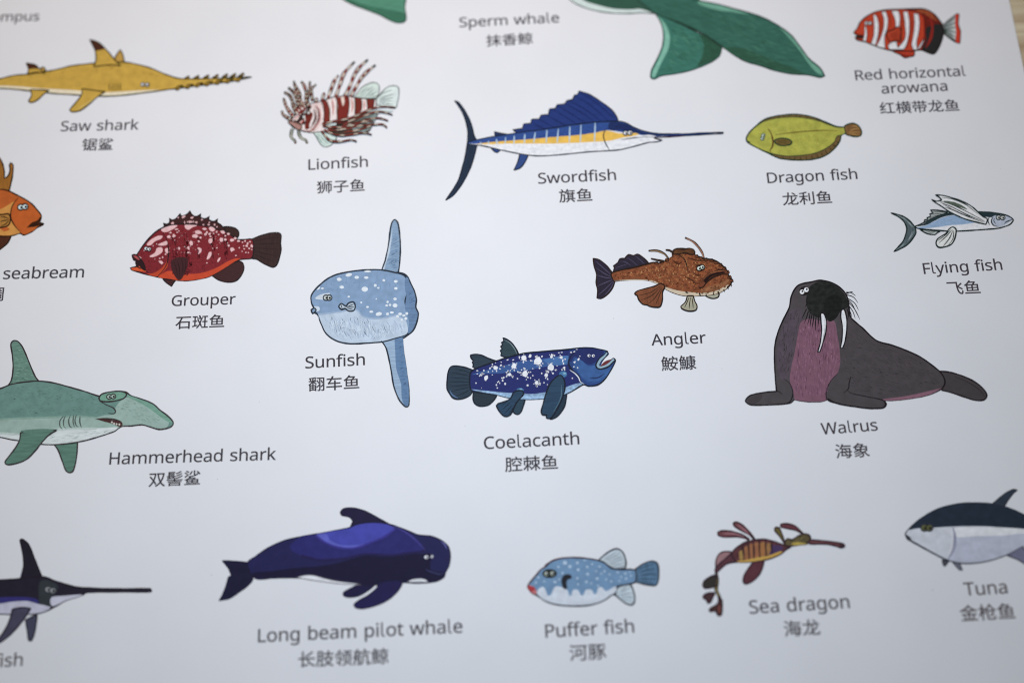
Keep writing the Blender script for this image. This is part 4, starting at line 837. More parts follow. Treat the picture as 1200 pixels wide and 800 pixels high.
# ---------------------------------------------------------------- striped fish captioned Red horizontal arowana
A = Art('striped_fish_picture', 'printed red and white striped fish with black rear body', 980, 0, 5.332, paper='cbcccf', line='2a1d1a', lw=1.3)
A.p('tail').f('664,160* 700,130 755,88* 767,90 762,150 775,200 772,272* 755,270 700,235 668,205*', 'b4bcbb')
A.n('745,92* 765,92* 760,150 773,200 770,270* 745,262 748,200 742,150', 'c0361f')
A.ls('672,165 710,140 745,110/674,172 710,160 745,140/674,182 710,178 745,172/674,190 710,195 745,205/674,197 710,212 745,236/670,203 710,228 748,262', 1.6, '2a3a35', (1, 0.4))
A.p('anal_fin').f('350,315 400,345 430,363 460,356 485,350 488,325 470,312', 'b3371f', kind='hair')
A.ls('380,325 430,345 470,340/400,340 440,355 475,350', 0.8, '5a1c14')
A.p().f('110,208 130,180 150,140 185,108 240,78 310,64 400,60 500,57 560,62 610,90 640,125 664,160 670,205 655,265 630,318 608,340 570,330 530,315 470,322 400,320 330,316 260,295 190,268 125,250 118,235 135,224', 'b5391c', kind='grain')
A.p('rear_body').n('430,66 500,60 560,66 608,92 638,126 662,160 668,205 653,265 628,316 608,337 570,328 532,313 545,260 548,180 540,110 500,80', '682019', 'rough')
A.n('560,180 600,160 640,150 662,160 668,205 653,265 628,316 608,337 570,328 534,312 560,260', '2b2b2b', 'grain')
A.ls('585,110 600,170 590,240 560,300', 3.2, '8e241c')
A.p('dorsal_fin').n('490,66 560,66 605,92 642,138* 600,120 560,95 520,78', '9b4a28', 'hair')
A.ls('540,72 560,90/570,74 592,104/595,88 615,118/612,100 630,130', 0.7, '3b1712')
A.p('stripe')
for s in ('175,165* 185,170 192,215 186,262* 165,256* 176,215', '232,92* 250,100 264,150 262,220 244,286* 216,276* 232,230 236,160', '283,76* 308,74* 322,120 318,180 302,230 305,306* 250,292* 280,230 296,170 296,120',
          '345,70* 388,70* 398,110 394,170* 370,176* 368,130', '322,290 345,265* 375,262* 382,290* 385,300* 430,240 428,150 418,75* 446,76* 456,130 455,210 436,290 420,312* 335,312*',
          '484,86* 512,90* 520,140 514,210 502,260 506,316* 480,312* 470,280 482,220 488,150', '548,240* 545,262 528,296* 515,312* 508,304* 530,270'):
    A.f(s, 'd9d7e0', 0.8)
A.p('pectoral_fin').f('400,175 380,172 350,190 320,198 312,215 320,240 330,260 345,265* 380,258 400,262 404,220', 'a83a1f', kind='hair')
A.ls('330,225 360,215 392,190/335,240 365,230 396,215/345,255 375,245 398,240', 0.8, '3f1510')
A.p('stripe_edge').ls('250,80 275,130 278,190 255,260/320,70 340,130 338,180/404,66 412,130 408,190 390,260/460,66 470,130 465,220 440,300', 0.7)
A.eyes(188, 148, 212, 148, 10)
A.p('mouth').n('130,222 165,222 168,240 140,246 122,240', '3a2420')
A.l('120,210 140,224 168,222', 1.3)
A.p('outline').l('110,208 130,180 150,140 185,108 240,78 310,64 400,60 500,57 560,62 610,90 640,125 664,160 670,205 655,265 630,318 608,340 570,330 530,315 470,322 400,320 330,316 260,295 190,268 125,250 118,235', 1.3)
A.done()

# ---------------------------------------------------------------- flying fish
A = Art('flying_fish_picture', 'printed slim blue flying fish with long wing fins', 1030, 215, 5.712, paper='bcc4cc', line='1d2b2c', lw=1.5)
A.p('tail').f('80,197* 115,205 165,222 205,250 240,290* 248,330 225,370 190,410 140,440 100,456* 130,425 165,380 182,330 186,300 172,262 140,230', '48585e', kind='hair')
A.ls('120,210 180,245 225,295/115,445 190,385 225,320/150,425 205,370 235,320/160,225 200,260 232,292', 0.8, '7f9198')
A.p('dorsal_fin').f('275,272* 300,262* 305,245* 325,240* 322,230* 345,222* 340,205* 362,200* 345,178* 400,180 460,192* 400,225 320,262', '8f9a9c')
A.ls('362,190 400,188 440,195/362,205 390,202 420,205/340,235 370,220 400,212', 0.8)
A.p('anal_fin').f('275,308* 320,335 375,343 390,330 412,320*', '9aa6a8')
A.ls('310,318 345,328 375,325', 0.9)
A.p().f('240,290 275,275 330,248 390,222 440,205 520,195 600,190 700,192 780,198 850,212 892,236 900,245 880,272 850,286 800,300 740,306 660,312 560,318 480,320 400,315 320,308 260,300', 'd2d8df')
A.p('back').n('252,288 290,274 340,246 400,220 450,207 520,198 600,193 700,195 780,201 850,215 890,236* 850,250 800,222 760,228 700,225 640,240 560,215 500,212 430,225 370,252 320,278', '25363c', 'scratch')
A.p('side_band').n('255,296 320,280 370,254 430,228 500,214 560,220 620,250 640,262 560,275 480,280 400,292 320,300', '7e9cbd', 'grain')
A.p('head').n('752,232 780,215 840,215 890,240 870,262 830,285 790,292 760,270', '9aa8bb', 'grain')
A.l('765,225 752,250 765,280 800,290', 1.5)
A.l('775,232 768,250 785,275', 0.9)
A.l('740,222 730,250 742,280', 1.2)
A.l('898,240 870,250 845,262 840,275', 1.3)
A.eyes(800, 228, 828, 230, 13, white='aab3b3')
A.p('wing_fin').f('352,108* 385,120 420,112* 405,95 378,78* 430,82 490,98 560,122 620,155 665,195* 700,225 725,240 715,275* 660,262 580,240 520,215 470,190 420,155 380,130', 'c3cacd')
A.ls('400,118 480,140 560,175 700,250/420,95 500,108 580,142 660,205/430,140 520,190 640,240 700,262/410,130 480,155 600,215 710,258/440,160 500,180 570,215', 1.2)
A.n('430,118 500,125 560,150 590,175 540,160 470,138', '4b5a50')
A.p('pelvic_fin').f('460,318* 470,305 492,292 515,308 512,350 500,385 480,410 440,425 400,428 382,405 390,375 425,350 450,335', 'bcc5c6')
A.ls('490,310 450,355 400,400/495,312 470,370 430,420/500,315 495,370 465,412/480,310 440,350 392,385', 1.1)
A.done()

# ---------------------------------------------------------------- sperm whale
A = Art('sperm_whale_picture', 'printed green sperm whale flukes and fin cut by the picture edge', 660, 0, 3.75, paper='d8d9dd', line='26352f', lw=1.1)
A.p('belly').f('-40,-70* 0,-25 30,0 60,20 120,43 200,58 290,61 350,58 408,62* 420,20 300,-60', 'c6d5d2', kind='grain')
A.p().f('30,-90* 62,-22 95,4 150,22 220,38 290,42 340,40 402,60* 500,95 560,60 600,-60', '33594a', 0.6, kind='scratch')
A.f('250,-90* 340,10 404,60* 500,105 600,142 660,178 706,212* 760,250 810,275 870,292 930,312 1000,326 1080,332 1130,342 1150,335* 1130,300 1080,258 1040,205 1000,155 930,105 850,68 760,42 680,20 600,4 540,-20 500,-90', '37685a', kind='scratch')
A.n('706,210 760,246 810,271 870,288 930,308 1000,321 1070,328* 1010,300 930,270 860,240 800,215', '325a47', 'scratch')
A.hatch('340,10 600,6 850,70 1000,160 1080,270 1000,320 800,268 700,200 500,100', 420, 60, 0.35, 0.7, '2f5746')
A.hatch('600,40 850,80 1000,170 1060,260 900,280 700,190', 160, 50, 0.45, 0.7, '467f69')
A.n('590,8 680,24 760,46 820,66* 740,54 670,44 600,22', '6ba58f', 'brush')
A.n('950,120 1005,165 1045,215 1082,265 1128,305 1143,332* 1120,325 1085,290 1040,225 990,165', '68a28c', 'brush')
A.p('fluke').f('405,62* 428,100 440,150 435,205 410,265 388,310 384,342 402,349 430,335 500,325 580,305 650,275 685,250 693,232 698,210* 640,170 560,130 480,92', '397364', kind='scratch')
A.n('600,150 660,185 694,212 690,235 680,250 650,270 585,298* 610,250 618,200', '2f5543', 'scratch')
A.hatch('430,90 560,135 690,210 680,245 500,320 410,330 450,240 460,150', 260, 40, 0.75, 0.7, '33664f')
A.hatch('450,110 560,150 620,200 560,280 430,320 470,200', 90, 40, 0.6, 0.7, '528f78')
A.n('412,70 450,110 468,160 462,215 430,280 402,340 390,338 395,310 415,270 440,208 445,150 432,100', '7ab5a1', 'brush')
A.l('404,60 480,90 560,122 640,166 704,210', 1.5, '23382e')
A.l('600,4 680,20 760,42 850,68 930,105 1000,155 1040,205 1080,258 1130,300 1150,335', 1.5, '1f2e28')
A.z(380, 0, 4.286)
A.p('flipper').f('40,-60* 80,-12 105,6 150,28 220,55 280,78 330,105 370,117 400,113 412,95 405,40 398,-60', '3a7059', kind='brush')
A.n('100,-50 140,0 200,25 300,45 385,62 404,70 402,20 396,-58', '4f8a72', 'brush')
A.done()
# ---------------------------------------------------------------- grouper
A = Art('grouper_picture', 'printed dark red grouper with pink speckles and open mouth', 150, 245, 11.94, paper='d6d8df', line='241f22', lw=1.3)
A.z(140, 240, 5.16)
A.p('rear_dorsal_fin').f('600,150* 625,135 660,133 700,142 722,165 718,195 705,205* 650,190', '3a2826', kind='hair')
A.p('anal_fin').f('560,428* 600,455 650,468 700,462 735,430 753,385 745,352 725,340* 660,360 600,400', '42292b', kind='grain')
A.p('pelvic_fin').f('262,448* 285,472 315,493* 328,470 342,455*', '46282a')
A.p('tail').f('800,208* 850,188 920,170 965,170 978,185 974,230 978,270 965,330 950,365 930,378 880,360 830,330 800,325*', '3b2a2a', kind='hair')
A.ls('820,220 880,205 960,200/820,240 880,235 965,235/820,260 880,265 965,270/820,280 880,295 955,310/820,300 880,325 940,345', 0.7, '2a1d1f')
A.p('spiny_fin').f('263,135* 272,128 266,112* 285,118 300,112 305,98 302,82* 318,92 340,85 355,70 368,52* 372,68 395,65 415,52 426,36* 435,55 455,70 475,68 492,55* 490,75 510,85 530,80 545,68* 540,88 560,100 580,98 594,85* 590,105 612,120* 640,160 560,160 450,135 340,130 280,140', '402425', kind='grain')
A.p().f('80,318 76,305 88,300 105,302 130,265 170,215 220,165 280,132 340,120 400,118 460,122 530,132 590,148 640,165 680,188 715,210 760,210 800,208 812,240 808,300 795,325 740,330 700,340 660,368 600,405 540,435 480,450 420,458 360,458 300,448 250,440 210,432 150,418 110,405 72,393 66,382 80,378 102,372 98,350 100,340 85,332', '7c242c', kind='grain')
A.hatch('120,270 280,135 560,140 700,210 800,215 800,320 640,370 420,450 240,420 150,400', 520, 9, 1.4, 1.0, '5c1a22', 0.5)
A.hatch('300,330 420,330 600,340 560,400 420,440 300,400', 150, 9, 1.2, 1.0, '8d2f38', 0.6)
for bx in (330, 400, 480, 560, 640):
    A.hatch(f'{bx-14},150 {bx+14},150 {bx+20},330 {bx-8},340', 40, 26, 1.5, 1.4, '55191f', 0.15)
A.p('belly').n('235,438 270,410 300,400 360,408 420,418 480,415 540,400 600,375 650,345 700,325 735,325* 700,342 660,368 600,405 540,435 480,450 420,458 360,458 300,448', 'c2421f', 'soft')
A.n('165,418 200,415 240,395 272,365 290,335* 292,370 265,405 225,434', 'b9401f', 'soft')
A.n('80,378 120,372 150,380 160,405 120,402 90,398 70,390', 'd4521f')
A.p('gill').l('262,170 285,210 296,260 296,310 286,360 262,400 232,432', 1.3)
A.p('patch')
for s in ('252,150 290,130 350,125 330,145 285,166 262,164', '395,124 430,122 470,126 440,138 420,152 402,146', '165,240 190,212 235,188 262,190 250,208 215,222 190,245 168,246', '232,243 260,228 286,220 290,240 262,248', '182,312 215,290 228,262 258,260 260,285 235,305 200,318',
          '275,270 292,262 292,295 280,290', '236,340 252,338 266,352 256,362 244,352', '130,330 108,312 120,312 134,322', '455,162 480,155 500,172 480,178 462,175', '540,140 560,134 580,150 570,162 552,160', '440,186 460,178 475,188 455,200 442,198',
          '430,218 442,222 444,244 432,248 422,230', '470,262 482,258 498,270 492,290 474,300 484,280', '542,208 560,205 562,225 548,236 536,222', '540,290 556,285 558,300 545,325 528,332 535,305', '602,322 612,318 608,335 594,350 592,340', '672,262 690,260 688,280 676,286 670,272', '500,145 520,140 530,150 515,156', '610,160 632,158 640,170 625,178'):
    A.n(s, 'd9aeb2', 'flat')
A.p('speckle').d('300,195,12,.8 330,188,10,1 310,170,6 345,150,11,.5,-.3 362,264,7,1.3 418,262,8,1.4 418,290,8,.6 350,168,5 360,160,4 335,215,3 395,255,4 530,352,5 465,195,9,.8 490,200,7 480,222,6 520,180,9 530,168,7 545,178,8 552,192,6 618,212,10,1.2 640,212,8 680,215,12,.7 660,178,9,.7 700,205,8 722,220,9,.6 660,248,7 655,232,4 690,272,6 725,262,5 705,308,5 745,228,5 760,220,6 775,235,7 790,225,6 770,250,8 755,268,5 785,265,6 800,250,7,1.5 800,272,5 765,290,5 742,282,4 752,250,4 780,290,4 590,262,5 565,265,4 600,300,3 640,190,6 588,165,6 600,182,5 570,175,5', 'd9aeb2', ell=0.9, jag=0.3)
A.d(' '.join(f'{random.uniform(300, 640):.0f},{random.uniform(165, 300):.0f},{random.uniform(1.5, 4):.1f},{random.uniform(.6, 1.2):.1f}' for i in range(60)), 'bd8a90', jag=0.3)
A.d('355,78,5 388,75,10,.7,-.5 440,80,9,.6,-.3 322,112,9,.8 430,104,12,.7 465,108,9,.7 500,92,6 508,122,7,.6 545,108,5 540,122,9,.6 575,122,6 590,135,5 395,108,4,2 412,106,3,2.5 448,104,3,2.5 205,250,4 225,238,4 175,230,5,.6 152,275,8,.5,-.8 245,325,5 262,318,5,1.4 215,330,3 280,300,6', 'cfa2a6', jag=0.3)
A.hatch('300,290 420,290 440,360 420,430 320,420', 160, 14, 1.5, 1.6, '561c22', 0.3)
A.p('pectoral_fin').n('312,345 345,322 390,318 415,330 412,370 398,410 375,450 355,455 335,430 320,400', '43262a', 'grain')
A.ls('330,345 345,390 355,440/350,335 362,380 366,445/375,330 385,370 378,430/400,330 402,370 390,415', 0.8, '2c1a1d')
A.p('mouth').n('98,305 125,322 145,345 156,370 158,400 135,388 120,370 104,372 100,348 98,330 84,328 80,312', '2f1e22')
A.n('84,310 100,308 124,332 118,336 95,322', 'a4494a')
A.l('80,318 76,305 88,300 105,308 130,330 150,360 160,395 175,412', 1.5)
A.l('66,382 85,378 110,375 125,385 148,385', 1.2)
A.eyes(162, 266, 181, 270, 10)
A.p('outline').l('105,302 130,265 170,215 220,165 280,132 340,120', 1.6)
A.done()

# ---------------------------------------------------------------- ocean sunfish
A = Art('sunfish_picture', 'printed round blue ocean sunfish with tall upper and lower fins', 350, 250, 3.407, paper='d8dbe3', line='2a3442', lw=1.6)
A.p('upper_fin').f('328,235* 345,190 358,130 365,70 372,38 383,25 396,38 404,90 406,150 402,210 396,245*', '829ebd', kind='brush')
A.n('334,228 348,190 358,140 368,90 374,60 370,110 362,160 348,200 340,232', 'b4c4d8')
A.hatch('350,200 375,60 400,80 404,200 390,235', 160, 22, 2.8, 0.6, '5f7fa6', 0.2)
A.p('rudder').f('385,240 410,238 432,250 445,275 462,310 470,345 468,375 478,400 470,440 455,470 430,490 415,498 395,490', '6381a6', kind='brush')
A.p('lower_fin').f('330,508* 350,540 368,620 380,690 402,745 428,772 440,765 440,710 432,640 420,560 413,488* 370,490', '94aecb', kind='brush')
A.n('385,490 413,488 422,560 434,640 440,710 438,762 425,768 412,740 408,680 390,620 386,560', '5f80a8', 'brush')
A.hatch('395,500 415,500 440,720 425,760 400,640', 160, 20, 2.7, 0.6, '496c97', 0.2)
A.p().f('56,400 50,385 60,378 52,360 50,330 70,300 110,265 150,245 210,232 270,226 330,226 390,238 425,252 440,300 425,350 440,400 445,450 435,480 413,490 380,500 335,512 270,518 200,520 150,508 110,480 90,440 78,408 66,395', '7f9cc0', kind='soft')
A.n('425,262 440,255 450,290 465,320 468,350 466,378 475,400 466,440 452,466 436,478 440,430 425,380 430,330 424,300', '6583a9', 'brush')
A.p('belly').n('78,404 130,398 180,390 210,380 235,388 255,410 290,420 340,418 390,408 425,425 436,460 430,482 380,498 335,510 270,515 200,517 150,505 112,478 92,440', 'b3c4d9', 'soft')
A.ls('220,425 235,450/240,430 252,470/200,430 210,460/180,430 190,470/160,420 172,450/270,440 285,480/260,430 272,455/140,425 150,470/300,440 310,470/330,440 345,480/350,430 370,460/380,425 395,450/230,470 240,500/200,480 212,505/170,480 180,500/290,480 300,505/360,460 375,485/400,440 415,470', 0.6, '93a9c6')
A.l('78,404 130,398 180,390 210,380 235,388 255,410 290,420 340,418 390,408 425,425', 2.0, '99b0cd', (1, 1))
A.hatch('90,410 240,400 300,430 420,430 430,480 330,510 150,500', 420, 24, 1.2, 0.6, '9db1cc', 0.35)
A.hatch('100,420 240,420 300,440 420,440 425,475 330,505 150,495', 200, 24, 1.9, 0.6, 'cad7e6', 0.3)
A.hatch('60,300 150,245 330,232 430,260 430,300 120,320', 120, 16, 1.9, 0.5, '6f8cb2', 0.4)
A.hatch('425,262 465,320 475,400 440,475 440,380', 80, 22, 2.6, 0.6, '4f6f99', 0.3)
A.p('brow').n('66,340 85,325 125,318 120,330 130,345 90,345', 'c3cfde', 'soft')
A.n('62,372 80,372 85,385 75,392 66,385', 'bccadb')
A.p('spot').d('200,246,13,.55,-.2 162,264,10,.7 232,256,9,.7 172,295,9,.7 264,303,13,.8 275,232,14,.3 270,257,9,.6 306,288,6 318,298,5,.7 340,268,6,.8 388,272,8,.7 388,300,7,.8 385,342,7,.8 355,354,5 352,368,6,.7 365,366,5 385,368,10,.8 200,333,5,.8 320,402,13,.6,-.2 290,393,8,.6 275,374,6,.7 250,356,4 355,402,6 372,396,8,.6 405,402,8,.7 420,408,7,.7 432,400,6 395,412,6 412,425,5 428,420,6 95,300,6,.6 80,300,8,.4,-.8 130,340,3 310,342,3', 'd3dde8')
A.eyes(109, 337, 122, 337, 9, white='b9c2c2')
A.p('pectoral_fin').f('160,372 170,360 180,366 190,372* 200,358 220,355 226,372 220,388 200,390 185,380 172,384', 'aebfd0', 1.8)
A.ls('192,374 222,362/192,376 222,374/192,379 218,384/168,362 174,380', 1.0)
A.p('mouth').l('50,384 62,378 70,386 60,398', 1.8)
A.p('outline').l('56,400 50,385 58,378 52,360 50,330 70,300 110,265 150,245 210,232 270,226 330,226', 1.6)
A.l('396,238 432,250 445,275 462,310 470,345 468,375 478,400 470,440 455,470 430,490 415,498', 1.6)
A.l('335,512 270,518 200,520 150,508 110,480 90,440 78,408 56,396', 1.5)
A.l('330,508 350,540 368,620 380,690 402,745 428,772', 1.5)
A.done()

# ---------------------------------------------------------------- coelacanth
A = Art('coelacanth_picture', 'printed deep blue coelacanth with white blotches and open mouth', 515, 385, 4.571, paper='d8dce4', line='1a2230', lw=1.5)
A.p('rear_dorsal_fin').f('166,142* 195,137 225,142 260,158 300,172 330,172* 260,210 190,212* 178,205 182,192* 176,180 182,172* 170,158', '2f3f4e', kind='scratch')
A.p('dorsal_fin').f('340,50* 362,58 390,80 412,110 425,140* 400,152 350,152 328,144* 332,130 326,118* 336,108 328,96* 338,85 332,75* 345,66', '30454f', kind='scratch')
A.l('345,60 375,75 400,105 415,135', 0.9, '7e929c')
A.p('tail').f('60,205 90,200 140,208 180,222* 182,330* 160,360 110,378 72,372 52,345 40,320 42,270 46,235', '2e3f50', kind='scratch')
A.ls('80,215 130,225 170,240/60,235 120,245 170,255/55,260 110,265 170,270/52,285 110,285 170,285/52,310 110,305 170,298/60,335 115,325 170,310/85,360 130,345 170,322', 0.9, '1c2836')
A.l('55,330 70,355 100,372', 1.1, '5d7fae')
A.p('anal_fin').f('182,338* 180,375 190,402 220,416 260,410 290,385 308,355*', '2a3844', kind='scratch')
A.p('rear_pelvic_fin').f('400,370* 395,445 420,460 440,440 460,375*', '2d4658', kind='grain')
A.p('rear_pectoral_fin').f('600,380 590,480 620,478 650,450 672,410 682,352*', '25384a', kind='grain')
A.p().f('165,238 200,212 260,190 330,165 400,145 460,132 540,124 640,116 700,110 750,104 800,103 850,110 900,122 905,135 880,160 860,200 900,190 930,160 942,170 925,210 890,265 850,300 800,308 770,300 710,335 660,358 600,370 540,376 440,378 380,372 300,352 230,338 170,330', '252f6e', kind='grain')
A.p('blue_band').n('175,245 240,225 320,205 400,182 480,168 560,160 640,155 700,145 690,190 640,195 560,205 480,222 400,232 320,240 240,242', '365a98', 'soft')
A.n('560,165 700,145 688,185 620,196', '4470ab', 'soft')
A.p('belly').n('170,325 240,332 320,340 400,345 430,340* 480,350 560,342 660,320 720,298 770,290 790,300 770,302 710,335 660,358 600,370 540,376 440,378 380,372 300,352 230,340', '8fb2d6', 'rough')
A.p('head').n('700,118 750,104 800,103 850,110 900,122 905,135 880,160 866,205 900,195 935,160 940,172 925,210 890,265 850,300 800,306 775,298 745,255 718,230 700,200 690,160', '294784', 'grain')
A.n('700,125 760,106 820,106 880,122 860,160 820,190 790,190 745,160 722,150 705,180 695,160', '232f66', 'soft')
A.n('725,160 760,170 800,200 850,195 890,215 920,205 890,260 850,290 800,290 765,262 740,230 722,200', '375f9b', 'blotch')
A.l('805,265 850,262 885,240', 1.3, '1e2c55')
A.l('770,262 800,285 850,285 890,255', 0.9, '254584')
A.p('gill').l('722,128 700,155 692,190 712,225 745,255 760,290 782,303', 2.6, '1b2440')
A.l('698,222 725,240 745,262 755,285 785,303', 1.2, 'd5dfea')
A.p('mouth').n('862,205 880,180 905,168 935,165 900,192', '6d2f33')
A.l('900,125 885,145 862,165 845,198 862,212 900,200 938,162', 4.6, '1a2230', (.8, .8))
A.l('897,130 885,147 862,168 848,198 862,208 900,195 934,164', 2.6, '8fb0c4', (.8, .8))
A.eyes(801, 145, 824, 146, 8.5, ring=False)
A.p('spot').d('452,158,13,1.2,.2 527,175,20,1.1 400,200,13,1.2,.3 300,210,13,.85 598,208,16,1.2,.2 458,242,15,1.2 250,264,10,1.4,.3 572,250,9,1.3,.3 520,290,9,1.3 376,245,9,1 600,152,7 652,155,8 668,210,6,1.2 485,147,7,1.3,.4 720,180,3', 'e9eaf0', jag=0.22)
A.d(' '.join(f'{515 and x},{y},{r},{e},{a}' for x, y, r, e, a in [(cx + dx, cy + dy, rr, 1.5, math.atan2(dy, dx) - 1.57) for cx, cy, R_, n_ in ((452, 158, 20, 7), (527, 175, 31, 13), (400, 200, 22, 7), (300, 210, 23, 8), (598, 208, 27, 8), (458, 242, 27, 12), (520, 290, 20, 9), (376, 245, 17, 9), (655, 155, 17, 7), (602, 152, 14, 6), (572, 250, 18, 4), (215, 238, 17, 11), (325, 275, 15, 7), (666, 205, 17, 4), (340, 190, 14, 4)) for dx, dy, rr in [(R_ * math.cos(t + cx) * u_, R_ * math.sin(t + cx) * u_, random.uniform(1.7, 4.4)) for t, u_ in [(random.uniform(0, 6.28), random.uniform(.75, 1.25)) for i in range(n_)]]]), 'e2e5ee', jag=0.2)
A.d('345,262,4 352,296,5,1.3 305,302,4,1.4 310,318,4 196,292,4 225,318,2 283,248,3 262,232,4 238,225,4,1.4 270,215,4 420,232,4 418,268,4 440,222,4 472,304,6,.9 488,265,3,1.5 500,252,4 548,240,4,1.2 560,290,4 578,300,3 712,266,4 720,205,4 745,165,5,1.6,.5 740,210,4 725,180,4,1.7,.4 752,148,3 705,128,6,.5 722,124,6,.5,-.3 735,112,5,.4 640,130,5,.5 655,128,6,.4 395,168,6,.5,-.4 428,160,3 365,168,6,.5,-.4 608,240,5 620,222,3 630,200,3 536,212,5 500,215,3', 'e2e5ee')
A.p('fin_joint').d('432,330,20,.6 662,245,22,.8', '4379a8', 'soft')
A.d('436,325,8,.5 670,240,9,.6', '7fb0cf', 'soft')
A.p('pelvic_fin').f('400,340 440,332 452,348 440,365 410,400 392,440 375,465 350,470 325,450 305,412 315,402* 345,392 380,375', '2a4660', kind='scratch')
A.ls('330,415 370,385/335,435 380,395/350,455 390,410/370,460 400,415', 0.8, '14222f')
A.p('pectoral_fin').f('622,262 650,250 668,275 672,310 665,350 650,390 630,430 605,470 590,482 572,478 575,462* 552,462 545,445 556,400 570,350 590,300', '2a4660', kind='scratch')
A.l('652,300 650,370 610,450', 0.8, '55788c')
A.p('outline').l('165,238 200,212 260,190 330,165 400,145 460,132 540,124 640,116 700,110 750,104 800,103 850,110 900,122', 1.6)
A.l('942,172 925,210 890,265 850,300 800,308 770,300 710,335 660,358', 1.5)
A.done()

# ---------------------------------------------------------------- anglerfish
A = Art('angler_picture', 'printed brown anglerfish with frowning mouth and head lure', 685, 270, 4.572, paper='d7dbe3', line='2a1d18', lw=1.3)
A.p('tail').f('46,150* 80,158 120,190 155,235* 164,262 150,310 115,350 85,366 66,362* 70,320 62,280 64,235 52,195', '2c2637', kind='hair')
A.ls('60,165 100,200 150,245/62,200 105,230 150,252/66,240 110,252 150,258/66,300 110,280 152,264/75,345 115,310 155,270/110,345 140,310 158,272', 0.8, '55506a')
A.p('dorsal_fin').f('152,225* 160,200 155,190* 178,172 190,152 215,150* 235,130 262,135 285,127 320,150 345,178* 300,195 220,208 160,222', '2d2838', kind='hair')
A.ls('165,205 185,195 230,180/190,165 220,170 250,190/225,145 250,160 285,190/270,135 300,160 325,185', 0.8, '4d4862')
A.p('far_fin').f('640,345* 665,360 695,365 718,355 722,335* 680,338', 'a5a794')
A.p().f('145,228 200,212 270,198 330,182 370,172 400,175 440,160 470,140 472,115 500,98 560,100 588,112 592,132 640,150 690,160 730,182 762,215 775,250 790,268 782,290 760,312 720,335 680,345 640,348 560,352 500,342 440,318 400,288 340,268 270,264 200,268 160,272 148,255', '83492a', kind='rough')
A.p('belly').n('160,270 200,266 270,262 340,266 385,275 400,290* 440,305 500,322 560,330 620,335 680,330 730,312 775,280* 760,312 720,335 680,345 640,348 560,352 500,342 440,318 398,290 340,270 270,268', 'c4b69f', 'soft')
A.n('620,325 660,300 720,285 765,262 785,265 778,285 740,305 700,322 650,332', '8a5a3a', 'rough')
A.p('warts').d('250,235,9 300,215,10 350,215,9 330,235,7 390,205,9 420,190,8 450,215,10 480,240,8 430,235,8 400,250,7 520,225,9 550,250,10 500,265,9 575,235,8 540,215,7 580,290,9 520,300,8 470,280,8 440,265,7 600,260,8 640,250,7 640,175,9 680,175,8 710,190,8 670,200,8 620,165,7 490,190,8 460,180,7 510,210,6 350,190,6 280,245,6 220,240,7', '935a33', 'rough', jag=0.3)
A.hatch('160,240 400,190 480,120 600,140 760,220 770,300 600,325 420,300 300,255 160,260', 420, 7, 0.8, 2.0, '5b2d19', 1.2)
A.hatch('160,240 400,190 480,120 600,140 760,220 770,300 600,325 420,300 300,255 160,260', 300, 6, 0.8, 1.6, 'a36a3c', 1.2)
A.hatch('300,220 480,160 600,160 700,200 600,290 420,270', 70, 5, 0.5, 1.5, 'c99a66', 1.2)
A.d('270,220,5 310,235,5 370,195,5 380,230,5 410,220,4 440,195,4 465,250,5 500,215,4 530,275,5 560,225,5 560,310,5 610,230,5 650,180,4 690,190,5 605,175,5 440,290,5 390,265,5 700,300,5 500,300,4 350,245,4', '6b361c', jag=0.3)
A.d('330,200,3 395,215,3 425,205,3 475,232,3 555,240,3 545,262,3 585,245,3 305,225,3 250,228,3 500,235,2', 'cda26a')
A.p('bump')
for bx, by in ((385, 175), (412, 168), (438, 158), (600, 138), (622, 148), (650, 155), (680, 160), (705, 172), (728, 184), (748, 202), (765, 222), (776, 250), (785, 268)):
    A.f(f'{bx-10},{by+7} {bx-4},{by-6} {bx+5},{by-7} {bx+11},{by+7}', '7c4527', 1.0)
A.p('crest').f('468,128* 475,108 500,98 530,103 560,97 585,105 590,125 570,130 540,122 500,128', '5b3a22', kind='rough')
A.l('500,130 530,150 545,180 552,212', 1.3)
A.l('520,125 540,150 552,185 556,205', 0.8, 'a06c3a')
A.p('lure').l('640,158 632,125 610,90 580,60 538,40', 2.6, '33241c', (1, .8))
A.l('638,150 630,122 608,90 580,63 545,43', 1.1, 'a8745a', (1, .6))
A.p('head_spine').l('450,155 430,128 390,110 342,110', 2.6, '33241c', (1, .6))
A.l('446,150 428,130 390,113 350,112', 1.1, '9a7a55')
A.l('478,122 455,108 434,106', 2.4, '33241c', (1, .7))
A.l('425,165 390,160 355,152', 2.2, '33241c', (1, .6))
A.p('mouth').n('608,302 622,280 640,250 670,228 710,216 760,212 772,235 730,240 690,250 655,275 630,305', '6a3a25', 'rough')
A.n('640,270 662,246 695,230 745,222 755,228 700,240 668,258 648,284', '241615')
A.l('636,272 660,240 695,222 735,212 762,210', 1.9)
A.l('772,234 735,236 695,248 660,272 632,306 612,308 612,298', 1.6)
A.l('640,262 668,234 712,220 750,216', 0.8, 'a0623a')
A.ls('560,150 600,160 640,165/585,230 600,240 625,240/595,190 615,185 640,190/540,250 580,270 600,290/470,160 500,180 520,170', 1.1, '4a281a')
A.p('whisker').ls('785,262 792,268/785,290 786,302/765,300 770,316/745,318 750,330/715,328 718,345/690,335 692,348/650,338 652,350/615,336 620,352/540,330 555,336', 1.5, taper=(1, .3))
A.d('600,330,7 575,325,6 630,335,6 660,332,6 690,325,6 720,315,6 750,300,6 775,280,6', '7b4a2c', jag=.3)
A.eyes(614, 205, 630, 198, 11, white='c9d6cf')
